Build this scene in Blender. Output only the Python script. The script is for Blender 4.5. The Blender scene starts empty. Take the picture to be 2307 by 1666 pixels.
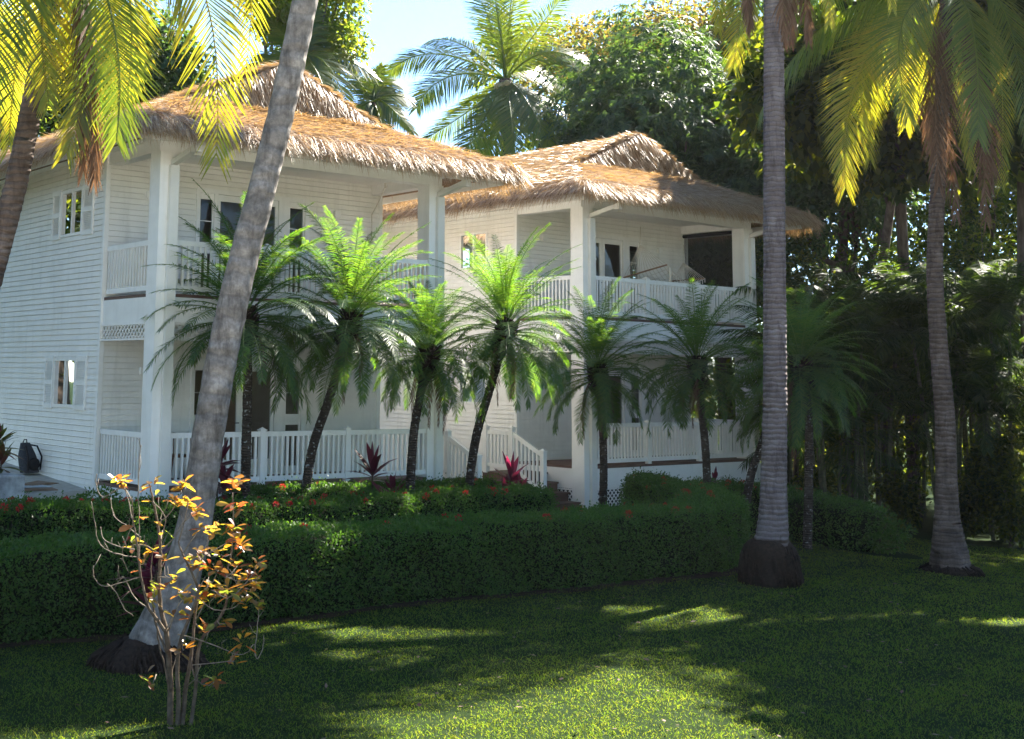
import bpy, math, random
import numpy as np
from mathutils import Vector, Matrix
random.seed(7)
S = bpy.context.scene
HAZE = .00014
COL = S.collection
R = math.radians
# ------------------------------------------------------------------ camera numbers (fitted to the houses)
F_, CX, CY, PITCH, ROLL, EZ = 2929.54, 864.17, 461.17, R(7.4956), R(.7575), 1.935
def ray(u, v):
    x, y = (u-CX)/F_, (v-CY)/F_
    x, y = x*math.cos(ROLL)+y*math.sin(ROLL), -x*math.sin(ROLL)+y*math.cos(ROLL)
    return np.array([x, math.cos(PITCH)+y*math.sin(PITCH), math.sin(PITCH)-y*math.cos(PITCH)])
E0 = np.array([0, 0, EZ])
def atY(u, v, Y):
    d = ray(u, v); return E0+d*(Y/d[1])
def atZ(u, v, z):
    d = ray(u, v); return E0+d*((z-EZ)/d[2])
HP = {1: (-3.8456, 22.0877, R(37.0206), -.0095), 2: (4.4658, 28.9298, R(38.6902), .0098)}
def glob(h, p):
    x, y, a, z = HP[h]; c, s = math.cos(a), math.sin(a)
    return np.array([x+c*p[0]-s*p[1], y+s*p[0]+c*p[1], z+p[2]])
def loc(h, w):
    x, y, a, z = HP[h]; c, s = math.cos(a), math.sin(a)
    dx, dy = w[0]-x, w[1]-y
    return np.array([c*dx+s*dy, -s*dx+c*dy, w[2]-z])
def onplane(h, ax, val, u, v):
    o = loc(h, E0); d = loc(h, E0+ray(u, v))-o
    return o+d*((val-o[ax])/d[ax])
def sstep(t):
    t = np.clip(t, 0, 1); return t*t*(3-2*t)
def gz(x, y):
    x = np.asarray(x, float); y = np.asarray(y, float)
    d = (x+4)*-.54+(y-15.8)*.84
    z = -1.2+sstep((d-.5)/8)*(.25+.70*sstep((2-x)/8))*sstep((20-x)/10)
    z = z-.55*sstep((x-7)/9)*sstep((y-15)/8)
    z = z+.035*np.sin(x*.9+1)*np.cos(y*.7)
    return z
# ------------------------------------------------------------------ mesh helpers
def mesh_np(name, V, Fq):
    """V (n,3), Fq (m,k) all faces with k corners"""
    V = np.ascontiguousarray(V, np.float32); Fq = np.ascontiguousarray(Fq, np.int32)
    me = bpy.data.meshes.new(name)
    m, k = Fq.shape
    me.vertices.add(len(V)); me.vertices.foreach_set('co', V.ravel())
    me.loops.add(m*k); me.loops.foreach_set('vertex_index', Fq.ravel())
    me.polygons.add(m)
    me.polygons.foreach_set('loop_start', np.arange(m, dtype=np.int32)*k)
    me.polygons.foreach_set('loop_total', np.full(m, k, np.int32))
    me.update(calc_edges=True); me.validate()
    return me
def link(name, me, mat, parent=None, smooth=False):
    if mat is not None: me.materials.append(mat)
    if smooth: me.polygons.foreach_set('use_smooth', [True]*len(me.polygons))
    o = bpy.data.objects.new(name, me); COL.objects.link(o)
    if parent is not None: o.parent = parent
    return o
class MB:
    def __init__(s): s.v = []; s.f = []
    def add(s, V, F):
        b = len(s.v); s.v += [tuple(map(float, p)) for p in V]; s.f += [tuple(int(i)+b for i in f) for f in F]
    def quad(s, *p): s.add(p, [tuple(range(len(p)))])
    def box(s, a, b):
        x0, y0, z0 = a; x1, y1, z1 = b
        s.add([(x0,y0,z0),(x1,y0,z0),(x1,y1,z0),(x0,y1,z0),(x0,y0,z1),(x1,y0,z1),(x1,y1,z1),(x0,y1,z1)],
              [(0,3,2,1),(4,5,6,7),(0,1,5,4),(1,2,6,5),(2,3,7,6),(3,0,4,7)])
    def bar(s, p, q, w, h, up=(0,0,1)):
        p, q = Vector(p), Vector(q); d = (q-p).normalized()
        sd = d.cross(Vector(up))
        if sd.length < 1e-4: sd = d.cross(Vector((1,0,0)))
        sd.normalize(); u = sd.cross(d).normalized()
        V = []
        for c in (p, q):
            for a, b in ((-1,-1),(1,-1),(1,1),(-1,1)): V.append(c+sd*a*w/2+u*b*h/2)
        s.add(V, [(0,1,2,3),(7,6,5,4),(0,4,5,1),(1,5,6,2),(2,6,7,3),(3,7,4,0)])
    def tube(s, pts, rad, n=8, cap=True):
        pts = [Vector(p) for p in pts]; m = len(pts)
        if not hasattr(rad, '__len__'): rad = [rad]*m
        V = []; ref = Vector((.31,.95,.05))
        for i, p in enumerate(pts):
            d = (pts[min(i+1,m-1)]-pts[max(i-1,0)]).normalized()
            a = d.cross(ref)
            if a.length < .05: a = d.cross(Vector((1,0,0)))
            a.normalize(); b = d.cross(a)
            for k in range(n):
                t = 2*math.pi*k/n; V.append(p+(a*math.cos(t)+b*math.sin(t))*rad[i])
        Fs = [(i*n+k, i*n+(k+1)%n, (i+1)*n+(k+1)%n, (i+1)*n+k) for i in range(m-1) for k in range(n)]
        if cap: Fs += [tuple(range(n-1,-1,-1)), tuple(range((m-1)*n, m*n))]
        s.add(V, Fs)
    def ell(s, c, r, nu=10, nv=6, jit=0):
        V = [(c[0],c[1],c[2]-r[2])]
        for j in range(1, nv):
            ph = -math.pi/2+math.pi*j/nv
            for k in range(nu):
                t = 2*math.pi*k/nu; q = 1+random.uniform(-jit, jit)
                V.append((c[0]+r[0]*q*math.cos(ph)*math.cos(t), c[1]+r[1]*q*math.cos(ph)*math.sin(t), c[2]+r[2]*q*math.sin(ph)))
        V.append((c[0],c[1],c[2]+r[2])); L = len(V)-1
        F = [(0, 1+(k+1)%nu, 1+k) for k in range(nu)]
        F += [(1+j*nu+k, 1+j*nu+(k+1)%nu, 1+(j+1)*nu+(k+1)%nu, 1+(j+1)*nu+k) for j in range(nv-2) for k in range(nu)]
        F += [(L, 1+(nv-2)*nu+k, 1+(nv-2)*nu+(k+1)%nu) for k in range(nu)]
        s.add(V, F)
    def build(s, name, mat, parent=None, smooth=False):
        me = bpy.data.meshes.new(name); me.from_pydata(s.v, [], s.f); me.update()
        return link(name, me, mat, parent, smooth)
def tag(o, label=None, cat=None, group=None, kind=None):
    if label: o['label'] = label
    if cat: o['category'] = cat
    if group: o['group'] = group
    if kind: o['kind'] = kind
    return o
def thing(name, label, cat, at=(0,0,0), rz=0, group=None):
    o = bpy.data.objects.new(name, None); COL.objects.link(o)
    o.location = Vector([float(c) for c in at]); o.rotation_euler = (0,0,rz); o.empty_display_size = .3
    return tag(o, label, cat, group)
# ------------------------------------------------------------------ materials
def newmat(name):
    m = bpy.data.materials.new(name); m.use_nodes = True
    nt = m.node_tree; nt.nodes.clear()
    out = nt.nodes.new('ShaderNodeOutputMaterial')
    return m, nt, out
def nd(nt, t, **kw):
    n = nt.nodes.new('ShaderNode'+t)
    for k, v in kw.items():
        if k.startswith('i_'):
            key = k[2:].replace('_', ' ')
            n.inputs[int(key) if key.isdigit() else key].default_value = v
        else: setattr(n, k, v)
    return n
def c4(c): return (c[0], c[1], c[2], 1)
def ramp(nt, fac, stops):
    r = nd(nt, 'ValToRGB'); el = r.color_ramp.elements
    while len(el) < len(stops): el.new(.5)
    for e, (p, c) in zip(el, stops): e.position = p; e.color = c4(c)
    nt.links.new(fac, r.inputs[0]); return r.outputs[0]
def noise(nt, scale, detail=4, coord='Object', rough=.6, vec=None, stretch=None):
    tc = nd(nt, 'TexCoord'); o = tc.outputs[coord] if vec is None else vec
    if stretch:
        mp = nd(nt, 'Mapping'); mp.inputs['Scale'].default_value = stretch
        nt.links.new(o, mp.inputs[0]); o = mp.outputs[0]
    n = nd(nt, 'TexNoise', i_Scale=scale, i_Detail=detail, i_Roughness=rough)
    nt.links.new(o, n.inputs['Vector']); return n.outputs[0]
def solid(name, a, b=None, rough=.6, scale=3, spec=.3, bump=0, stretch=None, detail=5, lo=.35, hi=.65):
    m, nt, out = newmat(name)
    p = nd(nt, 'BsdfPrincipled', i_Roughness=rough); p.inputs['Specular IOR Level'].default_value = spec
    n = noise(nt, scale, detail, stretch=stretch)
    nt.links.new(ramp(nt, n, [(lo, a), (hi, b or a)]), p.inputs['Base Color'])
    if bump:
        bp = nd(nt, 'Bump', i_Strength=bump, i_Distance=.02); nt.links.new(n, bp.inputs['Height'])
        nt.links.new(bp.outputs[0], p.inputs['Normal'])
    nt.links.new(p.outputs[0], out.inputs[0]); return m
def leafmat(name, cols, tcols, rough=.38, spec=.5, tf=.45, big=None):
    """per-leaf colour from a random value per island; reflection plus light coming through the blade"""
    m, nt, out = newmat(name)
    g = nd(nt, 'NewGeometry')
    rnd = g.outputs['Random Per Island']
    n = len(cols)
    ca = ramp(nt, rnd, [(i/max(1,n-1), c) for i, c in enumerate(cols)])
    cb = ramp(nt, rnd, [(i/max(1,len(tcols)-1), c) for i, c in enumerate(tcols)])
    p = nd(nt, 'BsdfPrincipled', i_Roughness=rough); p.inputs['Specular IOR Level'].default_value = spec
    nt.links.new(ca, p.inputs['Base Color'])
    t = nd(nt, 'BsdfTranslucent'); nt.links.new(cb, t.inputs[0])
    mx = nd(nt, 'MixShader'); mx.inputs[0].default_value = tf
    nt.links.new(p.outputs[0], mx.inputs[1]); nt.links.new(t.outputs[0], mx.inputs[2])
    nt.links.new(mx.outputs[0], out.inputs[0]); return m
def weathered(name, a, b, dirt, rough, amt):
    """painted boards with rain streaks, mildew blotches and splash dirt near the ground"""
    m, nt, out = newmat(name); p = nd(nt, 'BsdfPrincipled', i_Roughness=rough); p.inputs['Specular IOR Level'].default_value = .35
    base = ramp(nt, noise(nt, 1.4, 5, stretch=(1,1,2.5)), [(.35, a), (.65, b)])
    st = ramp(nt, noise(nt, 5, 6, stretch=(1,1,.12), rough=.7), [(.50, (0,0,0)), (.78, (1,1,1))])
    bl = ramp(nt, noise(nt, 1.1, 7, rough=.75), [(.52, (0,0,0)), (.80, (1,1,1))])
    tc = nd(nt, 'TexCoord'); sx = nd(nt, 'SeparateXYZ'); nt.links.new(tc.outputs['Object'], sx.inputs[0])
    mr = nd(nt, 'MapRange'); mr.inputs['From Min'].default_value = .25; mr.inputs['From Max'].default_value = -.9; nt.links.new(sx.outputs['Z'], mr.inputs['Value'])
    sp = nd(nt, 'Math', operation='MULTIPLY'); nt.links.new(mr.outputs[0], sp.inputs[0]); nt.links.new(noise(nt, 6, 6, rough=.7), sp.inputs[1])
    m1 = nd(nt, 'Math', operation='MAXIMUM'); nt.links.new(st, m1.inputs[0]); nt.links.new(bl, m1.inputs[1])
    m2 = nd(nt, 'Math', operation='MAXIMUM'); nt.links.new(m1.outputs[0], m2.inputs[0]); nt.links.new(sp.outputs[0], m2.inputs[1])
    k = nd(nt, 'Math', operation='MULTIPLY', i_1=amt); nt.links.new(m2.outputs[0], k.inputs[0])
    mx = nd(nt, 'MixRGB'); nt.links.new(k.outputs[0], mx.inputs[0]); nt.links.new(base, mx.inputs[1]); mx.inputs[2].default_value = c4(dirt)
    nt.links.new(mx.outputs[0], p.inputs['Base Color']); nt.links.new(p.outputs[0], out.inputs[0]); return m
def glassmat():
    m, nt, out = newmat('window_glass')
    tr = nd(nt, 'BsdfTransparent'); tr.inputs[0].default_value = (.80,.84,.84,1)
    gl = nd(nt, 'BsdfGlossy', i_Roughness=.02); gl.inputs[0].default_value = (1,1,1,1)
    fr = nd(nt, 'Fresnel', i_IOR=1.4)
    n = noise(nt, 1.3, 2); bp = nd(nt, 'Bump', i_Strength=.05, i_Distance=.05); nt.links.new(n, bp.inputs['Height'])
    nt.links.new(bp.outputs[0], gl.inputs['Normal'])
    mx = nd(nt, 'MixShader'); nt.links.new(fr.outputs[0], mx.inputs[0])
    nt.links.new(tr.outputs[0], mx.inputs[1]); nt.links.new(gl.outputs[0], mx.inputs[2])
    nt.links.new(mx.outputs[0], out.inputs[0]); return m
def ringbark(name, a, b, c, ring=14, spots=None, amt=.7, dist=2.2, bl=2.2):
    """palm bark: leaf-scar rings, blotches, vertical cracks"""
    m, nt, out = newmat(name)
    p = nd(nt, 'BsdfPrincipled', i_Roughness=.85); p.inputs['Specular IOR Level'].default_value = .15
    n1 = noise(nt, bl, 7, rough=.75)
    n2 = noise(nt, 9, 6, stretch=(1,1,.22), rough=.7)
    col = ramp(nt, n1, [(.3, a), (.52, b), (.7, c)])
    tc = nd(nt, 'TexCoord')
    w = nd(nt, 'TexWave', bands_direction='Z', i_Scale=ring/6.283, i_Distortion=dist, i_Detail=3)
    w.inputs['Detail Scale'].default_value = 2
    nt.links.new(tc.outputs['Object'], w.inputs['Vector'])
    wr = ramp(nt, w.outputs['Fac'], [(0, (.35,.35,.35)), (.18, (1,1,1)), (1, (.9,.9,.9))])
    mul = nd(nt, 'MixRGB', blend_type='MULTIPLY', i_Fac=amt)
    nt.links.new(col, mul.inputs[1]); nt.links.new(wr, mul.inputs[2])
    cr = ramp(nt, n2, [(.36, (.45,.43,.42)), (.5, (1,1,1))])
    mul2 = nd(nt, 'MixRGB', blend_type='MULTIPLY', i_Fac=.75)
    nt.links.new(mul.outputs[0], mul2.inputs[1]); nt.links.new(cr, mul2.inputs[2])
    colo = mul2.outputs[0]
    if spots:
        n3 = noise(nt, 16, 3); f = ramp(nt, n3, [(.60, (0,0,0)), (.68, (1,1,1))])
        mx = nd(nt, 'MixRGB'); nt.links.new(f, mx.inputs[0]); nt.links.new(colo, mx.inputs[1]); mx.inputs[2].default_value = c4(spots)
        colo = mx.outputs[0]
    nt.links.new(colo, p.inputs['Base Color'])
    ad = nd(nt, 'Math', operation='ADD'); nt.links.new(w.outputs['Fac'], ad.inputs[0]); nt.links.new(n2, ad.inputs[1])
    bp = nd(nt, 'Bump', i_Strength=.8, i_Distance=.03); nt.links.new(ad.outputs[0], bp.inputs['Height'])
    nt.links.new(bp.outputs[0], p.inputs['Normal'])
    nt.links.new(p.outputs[0], out.inputs[0]); return m
M = {}
M['siding'] = weathered('white_siding_paint', (.81,.785,.72), (.87,.845,.785), (.40,.38,.32), .5, .34)
M['trim'] = weathered('white_trim_paint', (.83,.81,.765), (.88,.86,.815), (.42,.40,.34), .45, .26)
M['bounce_paving'] = solid('pale_bounce_paving', (.52,.49,.43), (.64,.61,.55), .85, 3, .2, bump=.2, detail=8)
M['fascia'] = solid('cream_fascia_paint', (.70,.68,.62), (.77,.75,.69), .5, 2.5, .3)
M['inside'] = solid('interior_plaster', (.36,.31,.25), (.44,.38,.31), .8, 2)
M['deck'] = solid('brown_deck_boards', (.10,.055,.04), (.17,.10,.075), .6, 6, .3, stretch=(.3,8,1))
M['glass'] = glassmat()
def screenmat():
    m, nt, out = newmat('dark_mesh_screen'); p = nd(nt, 'BsdfPrincipled', i_Roughness=.8); p.inputs['Base Color'].default_value = (.020,.019,.019,1)
    t = nd(nt, 'BsdfTransparent'); mx = nd(nt, 'MixShader'); mx.inputs[0].default_value = .55
    nt.links.new(t.outputs[0], mx.inputs[1]); nt.links.new(p.outputs[0], mx.inputs[2]); nt.links.new(mx.outputs[0], out.inputs[0]); return m
M['screen'] = screenmat()
M['curtain'] = solid('curtain_cloth', (.58,.60,.58), (.68,.70,.68), .9, 4, .1)
M['blind'] = solid('blind_slats', (.66,.66,.64), (.72,.72,.70), .6, 4)
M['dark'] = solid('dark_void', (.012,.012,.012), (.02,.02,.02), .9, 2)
M['wood'] = solid('chair_wood', (.09,.035,.015), (.16,.07,.03), .4, 8, .4, stretch=(1,1,.2))
M['thatch'] = leafmat('thatch_straw', [(.20,.13,.075), (.33,.235,.145), (.46,.355,.245), (.58,.48,.36)],
                      [(.48,.25,.06), (.68,.41,.13)], .42, .55, .27)
M['thatchcore'] = solid('thatch_underlayer', (.12,.07,.035), (.26,.16,.09), .9, 14, .1, bump=.8, stretch=(1,1,1))
M['lawn'] = solid('lawn_soil', (.010,.020,.006), (.020,.034,.010), .95, 5, .03, bump=.5, detail=8)
M['soil'] = solid('garden_soil', (.018,.012,.008), (.05,.033,.02), .95, 7, .05, bump=.8, detail=8)
M['concrete'] = solid('pale_concrete', (.36,.34,.30), (.48,.46,.41), .85, 5, .2, bump=.3, detail=8)
M['block'] = solid('weathered_block', (.20,.20,.20), (.62,.62,.60), .8, 2.5, .2, bump=.3, detail=8)
M['board'] = solid('old_plywood', (.16,.10,.065), (.30,.21,.15), .8, 4, .2, stretch=(1,6,1))
M['sheet'] = solid('silver_sheet', (.25,.30,.38), (.52,.57,.62), .35, 3, .5)
M['pack'] = solid('grey_backpack_cloth', (.03,.034,.042), (.055,.06,.07), .8, 30, .2)
M['packdark'] = solid('black_backpack_mesh', (.008,.008,.01), (.016,.016,.02), .7, 30, .2)
M['rope'] = solid('cream_rope', (.62,.57,.48), (.72,.68,.60), .9, 20, .1)
M['spreader'] = solid('spreader_wood', (.24,.15,.09), (.34,.22,.14), .6, 8)
M['greybark'] = ringbark('grey_palm_bark', (.075,.068,.06), (.19,.17,.15), (.35,.32,.28), 9, None, .35, 5, 4.5)
M['brownbark'] = ringbark('brown_palm_bark', (.06,.042,.032), (.125,.09,.07), (.21,.165,.14), 22, None, .6, 3)
M['ringbark'] = ringbark('violet_grey_palm_bark', (.105,.082,.076), (.17,.138,.13), (.25,.215,.205), 24, None, .55, 3)
M['datebark'] = ringbark('dark_date_palm_bark', (.035,.026,.02), (.07,.053,.04), (.13,.105,.085), 45, spots=(.33,.33,.31))
M['boots'] = solid('old_leaf_bases', (.012,.008,.006), (.042,.028,.020), .9, 22, .1, bump=1, detail=8)
M['treebark'] = solid('tree_bark', (.05,.036,.028), (.14,.11,.09), .9, 6, .1, bump=.8, stretch=(1,1,.3))
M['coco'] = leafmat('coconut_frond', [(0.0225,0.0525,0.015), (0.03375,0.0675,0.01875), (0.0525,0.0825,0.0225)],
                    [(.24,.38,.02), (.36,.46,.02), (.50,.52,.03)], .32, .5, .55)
M['cocoLit'] = leafmat('backlit_coconut_frond', [(.045,.075,.016), (.075,.09,.018), (.11,.10,.02)],
                     [(.46,.50,.02), (.62,.56,.02), (.75,.55,.03)], .35, .5, .58)  # yellower copy of the frond material, with the backlight put into its colour
M['cocodead'] = leafmat('dead_frond', [(0.0675,0.0375,0.0225), (0.12,0.07125,0.045), (0.18,0.12,0.0825)], [(.22,.10,.04), (.30,.16,.07)], .7, .2, .25)
M['rachis'] = solid('frond_rachis', (.16,.17,.05), (.28,.25,.09), .5, 8, .4)
M['coconut'] = solid('coconut_husk', (.16,.13,.04), (.30,.22,.07), .5, 6, .4)
M['date'] = leafmat('date_palm_leaflet', [(0.01584,0.0396,0.0216), (0.02304,0.054,0.02592), (0.036,0.072,0.02592)],
                    [(.12,.32,.025), (.21,.42,.025), (.36,.54,.035)], .46, .22, .42)
M['hedge'] = leafmat('hedge_leaf', [(0.01637,0.04297,0.01023), (0.02762,0.06956,0.01534), (0.04706,0.1023,0.02046), (0.05626,0.07673,0.02557)], [(.10,.26,.02), (.18,.36,.025)], .48, .22, .33)
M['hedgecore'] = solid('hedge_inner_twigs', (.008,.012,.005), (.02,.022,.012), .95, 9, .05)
M['blossom'] = leafmat('red_blossom', [(.30,.015,.02), (.42,.03,.03), (.50,.06,.03)], [(.5,.03,.03), (.6,.08,.04)], .6, .2, .3)
M['blossomo'] = leafmat('orange_blossom', [(.26,.04,.02), (.36,.08,.03)], [(.5,.09,.03), (.5,.14,.04)], .6, .2, .3)
M['cordy'] = leafmat('crimson_cordyline_leaf', [(.035,.007,.014), (.065,.010,.023), (.10,.016,.034)], [(.20,.015,.05), (.28,.02,.07)], .3, .5, .4)
M['cordyg'] = leafmat('green_red_cordyline_leaf', [(.03,.05,.015), (.07,.08,.02), (.07,.012,.02)], [(.25,.30,.04), (.30,.04,.06)], .3, .5, .4)
M['mango'] = leafmat('dark_glossy_leaf', [(.020,.044,.026), (.032,.066,.036), (.048,.085,.040)], [(.09,.19,.03), (.22,.36,.04)], .5, .25, .34)
M['lime'] = leafmat('lime_green_leaf', [(0.03,0.06375,0.01125), (0.0525,0.09,0.015), (0.075,0.105,0.015)], [(.22,.36,.02), (.36,.46,.03), (.50,.50,.03)], .35, .5, .5)
M['rust'] = leafmat('rust_and_olive_leaf', [(0.02625,0.04125,0.01125), (0.045,0.045,0.0135), (0.0675,0.045,0.015)], [(.20,.26,.03), (.34,.27,.03), (.42,.25,.04)], .4, .4, .45)
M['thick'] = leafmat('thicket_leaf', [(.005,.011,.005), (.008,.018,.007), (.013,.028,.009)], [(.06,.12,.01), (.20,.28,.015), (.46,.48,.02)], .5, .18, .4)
M['areca'] = leafmat('areca_frond', [(.006,.015,.009), (.009,.022,.012), (.015,.032,.015)], [(.07,.15,.015), (.2,.3,.02)], .55, .1, .36)
M['cane'] = solid('areca_cane', (.03,.035,.015), (.10,.10,.05), .6, 5, .3, stretch=(1,1,4))
M['croton'] = leafmat('yellow_orange_shrub_leaf', [(.13,.09,.02), (.20,.10,.03), (.16,.055,.025), (.08,.10,.02), (.11,.06,.03), (.20,.13,.03)],
                      [(.85,.62,.03), (.80,.34,.03), (.48,.09,.03), (.40,.56,.04), (.34,.09,.04), (.88,.66,.06)], .25, .6, .55)
M['twig'] = solid('pale_shrub_twig', (.10,.08,.055), (.21,.175,.13), .7, 20, .2)
M['shrubstem'] = solid('brown_shrub_stem', (.05,.035,.022), (.12,.09,.06), .8, 14, .2, bump=.6)
M['grass'] = leafmat('grass_blade', [(.014,.034,.014), (.019,.042,.015), (.024,.049,.016), (.034,.052,.017)],
                     [(.24,.44,.02), (.34,.52,.025), (.46,.58,.03), (.54,.56,.05)], .6, .12, .33)
M['litter'] = leafmat('dry_leaf', [(.10,.065,.045), (.20,.14,.10), (.14,.05,.05)], [(.2,.1,.05), (.2,.1,.05)], .7, .2, .2)
# ------------------------------------------------------------------ foliage geometry (numpy)
rg = np.random.default_rng(11)
def nrm(a): return a/np.maximum(np.linalg.norm(a, axis=-1, keepdims=True), 1e-9)
def leaves(P, D, N, L, W, droop=0.0):
    """pointed leaf: 2 quads folded at the mid vein sharing one mesh island. P base, D direction, N rough normal, L length, W half width"""
    n = len(P); D = nrm(D); Sd = nrm(np.cross(D, N)); Nn = np.cross(Sd, D)
    L = np.broadcast_to(np.asarray(L, float).reshape(-1,1), (n,1)); W = np.broadcast_to(np.asarray(W, float).reshape(-1,1), (n,1))
    tip = P+D*L-np.array([0,0,1])*L*droop
    mid = P+D*L*.48+Nn*W*-.25-np.array([0,0,1])*L*droop*.2
    V = np.stack([P, mid+Sd*W+Nn*W*.3, tip, mid-Sd*W+Nn*W*.3], 1).reshape(-1,3)
    b = (np.arange(n)*4)[:,None]
    return V, np.hstack([b, b+1, b+2, b+3])
def leaves6(P, D, N, L, W, droop=0.0):
    """rounder leaf, widest past the middle, folded along the vein"""
    n = len(P); D = nrm(D); Sd = nrm(np.cross(D, N)); Nn = np.cross(Sd, D); L = np.asarray(L).reshape(-1,1); W = np.asarray(W).reshape(-1,1); g = np.array([0,0,1])*L*droop
    q = [P]
    for t, w in ((.32,.62),(.66,1.),(.88,.62)): q.append(P+D*L*t+Sd*W*w+Nn*W*.32*w-g*t*t)
    q.append(P+D*L-g)
    for t, w in ((.88,.62),(.66,1.),(.32,.62)): q.append(P+D*L*t-Sd*W*w+Nn*W*.32*w-g*t*t)
    V = np.stack(q, 1).reshape(-1,3); b = (np.arange(n)*8)[:,None]
    # halves meet at the vein base(0)-tip(4): (0,1,2,4)+(2,3,4,.) needs quads only, so split as 0-1-2-3 / 0-3-4-5 / 0-5-6-7
    return V, np.concatenate([np.hstack([b,b+1,b+2,b+3]), np.hstack([b,b+3,b+4,b+5]), np.hstack([b,b+5,b+6,b+7])], 0)
def strips(P, D, Wv, L, W, droop, seg=2):
    """narrow leaflet: seg quads, tapering to the tip, bending down"""
    n = len(P); D = nrm(D); L = np.asarray(L, float).reshape(-1,1); W = np.asarray(W, float).reshape(-1,1)
    droop = np.broadcast_to(np.asarray(droop, float).reshape(-1,1), (n,1))
    rows = []
    prof = {2: (.55, 1, .12), 3: (.5, 1, .8, .1)}[seg]
    for i in range(seg+1):
        t = i/seg
        c = P+D*L*t-np.array([0,0,1])*L*droop*t*t
        rows.append(np.stack([c-Wv*W*prof[i], c+Wv*W*prof[i]], 1))
    V = np.concatenate(rows, 1).reshape(-1,3)
    k = 2*(seg+1); b = (np.arange(n)*k)[:,None]
    Fq = np.concatenate([np.hstack([b+2*i, b+2*i+1, b+2*i+3, b+2*i+2]) for i in range(seg)], 0)
    return V, Fq
class NP:
    def __init__(s): s.V = []; s.F = []; s.n = 0
    def add(s, V, Fq): s.V.append(V); s.F.append(Fq+s.n); s.n += len(V)
    def mesh(s, name): return mesh_np(name, np.concatenate(s.V), np.concatenate(s.F))
def bez(p0, p1, p2, n):
    t = np.linspace(0,1,n)[:,None]
    return (1-t)**2*np.asarray(p0)+2*t*(1-t)*np.asarray(p1)+t*t*np.asarray(p2)
def rach_tube(path, r0, r1):
    n = len(path); T = nrm(np.gradient(path, axis=0)); up = np.array([.1,.05,1.])
    a = nrm(np.cross(T, up)); b = np.cross(a, T)
    r = np.linspace(r0, r1, n)[:,None]
    ring = [path+(a*math.cos(t)+b*math.sin(t))*r for t in (0.5, 2.6, 4.7)]
    V = np.stack(ring, 1).reshape(-1,3)
    i = (np.arange(n-1)*3)[:,None]
    Fq = np.concatenate([np.hstack([i+k, i+(k+1)%3, i+3+(k+1)%3, i+3+k]) for k in range(3)], 0)
    return V, Fq
def frond(np_, path, nl, ll, w, hang=.35, fwd=.55, droop=.3, start=.12, r0=.03, ragged=.12, fold=0.0, up=(0,0,1)):
    """a pinnate palm frond along path; np_ collects quads"""
    V, Fq = rach_tube(path, r0, .004); np_.add(V, Fq)
    m = len(path); T = nrm(np.gradient(path, axis=0))
    t = np.linspace(start, .995, nl); x = t*(m-1); i = np.minimum(x.astype(int), m-2); f = (x-i)[:,None]
    Pp = path[i]*(1-f)+path[i+1]*f; Tt = nrm(T[i]*(1-f)+T[i+1]*f)
    side = nrm(np.cross(Tt, np.asarray(up, float)+np.array([.02,.03,0])))
    nor = np.cross(side, Tt)
    prof = np.minimum(1, ((t-start)/.22+.25))**.6*(1-.62*np.clip((t-.5)/.5,0,1)**1.3)
    for sg in (-1, 1):
        j = rg.normal(0, ragged, (nl,3))
        fw = (fwd+.9*np.clip((t-.7)/.3,0,1))[:,None]
        D = nrm(side*sg+Tt*fw+nor*fold+np.array([0,0,-1])*hang+j)
        Wv = nrm(Tt-(Tt*D).sum(1,keepdims=True)*D)
        L = ll*prof*rg.uniform(.85,1.1,nl)
        V, Fq = strips(Pp, D, Wv, L, np.full(nl, w)*rg.uniform(.8,1.1,nl), droop*rg.uniform(.5,1.4,nl))
        np_.add(V, Fq)
def arc_path(p0, az, el, L, sag, n=14):
    """frond spine from p0: leaves at elevation el (rad), bends down by sag (rad) along its length"""
    s = np.linspace(0,1,n); a = el-sag*s**1.25
    dx = np.cumsum(np.cos(a))*L/n; dz = np.cumsum(np.sin(a))*L/n
    h = np.array([math.sin(az), math.cos(az)])
    return np.asarray(p0)+np.stack([h[0]*dx, h[1]*dx, dz], 1)-np.array([0,0,0])
def cloud_pts(c, r, n, shell=.35, lump=6, seed=0):
    """points in a lumpy ellipsoid crown: several overlapping lobes, denser to their surfaces"""
    g = np.random.default_rng(seed)
    d0 = nrm(g.normal(size=(lump,3))); lc = d0*g.uniform(.35,.75,(lump,1)); lr = g.uniform(.35,.6,lump)
    k = g.integers(0, lump, n); d = nrm(g.normal(size=(n,3))); q = g.uniform(shell,1,(n,1))**.5
    p = lc[k]+d*q*lr[k][:,None]
    return np.asarray(c)+p*np.asarray(r), d
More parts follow.
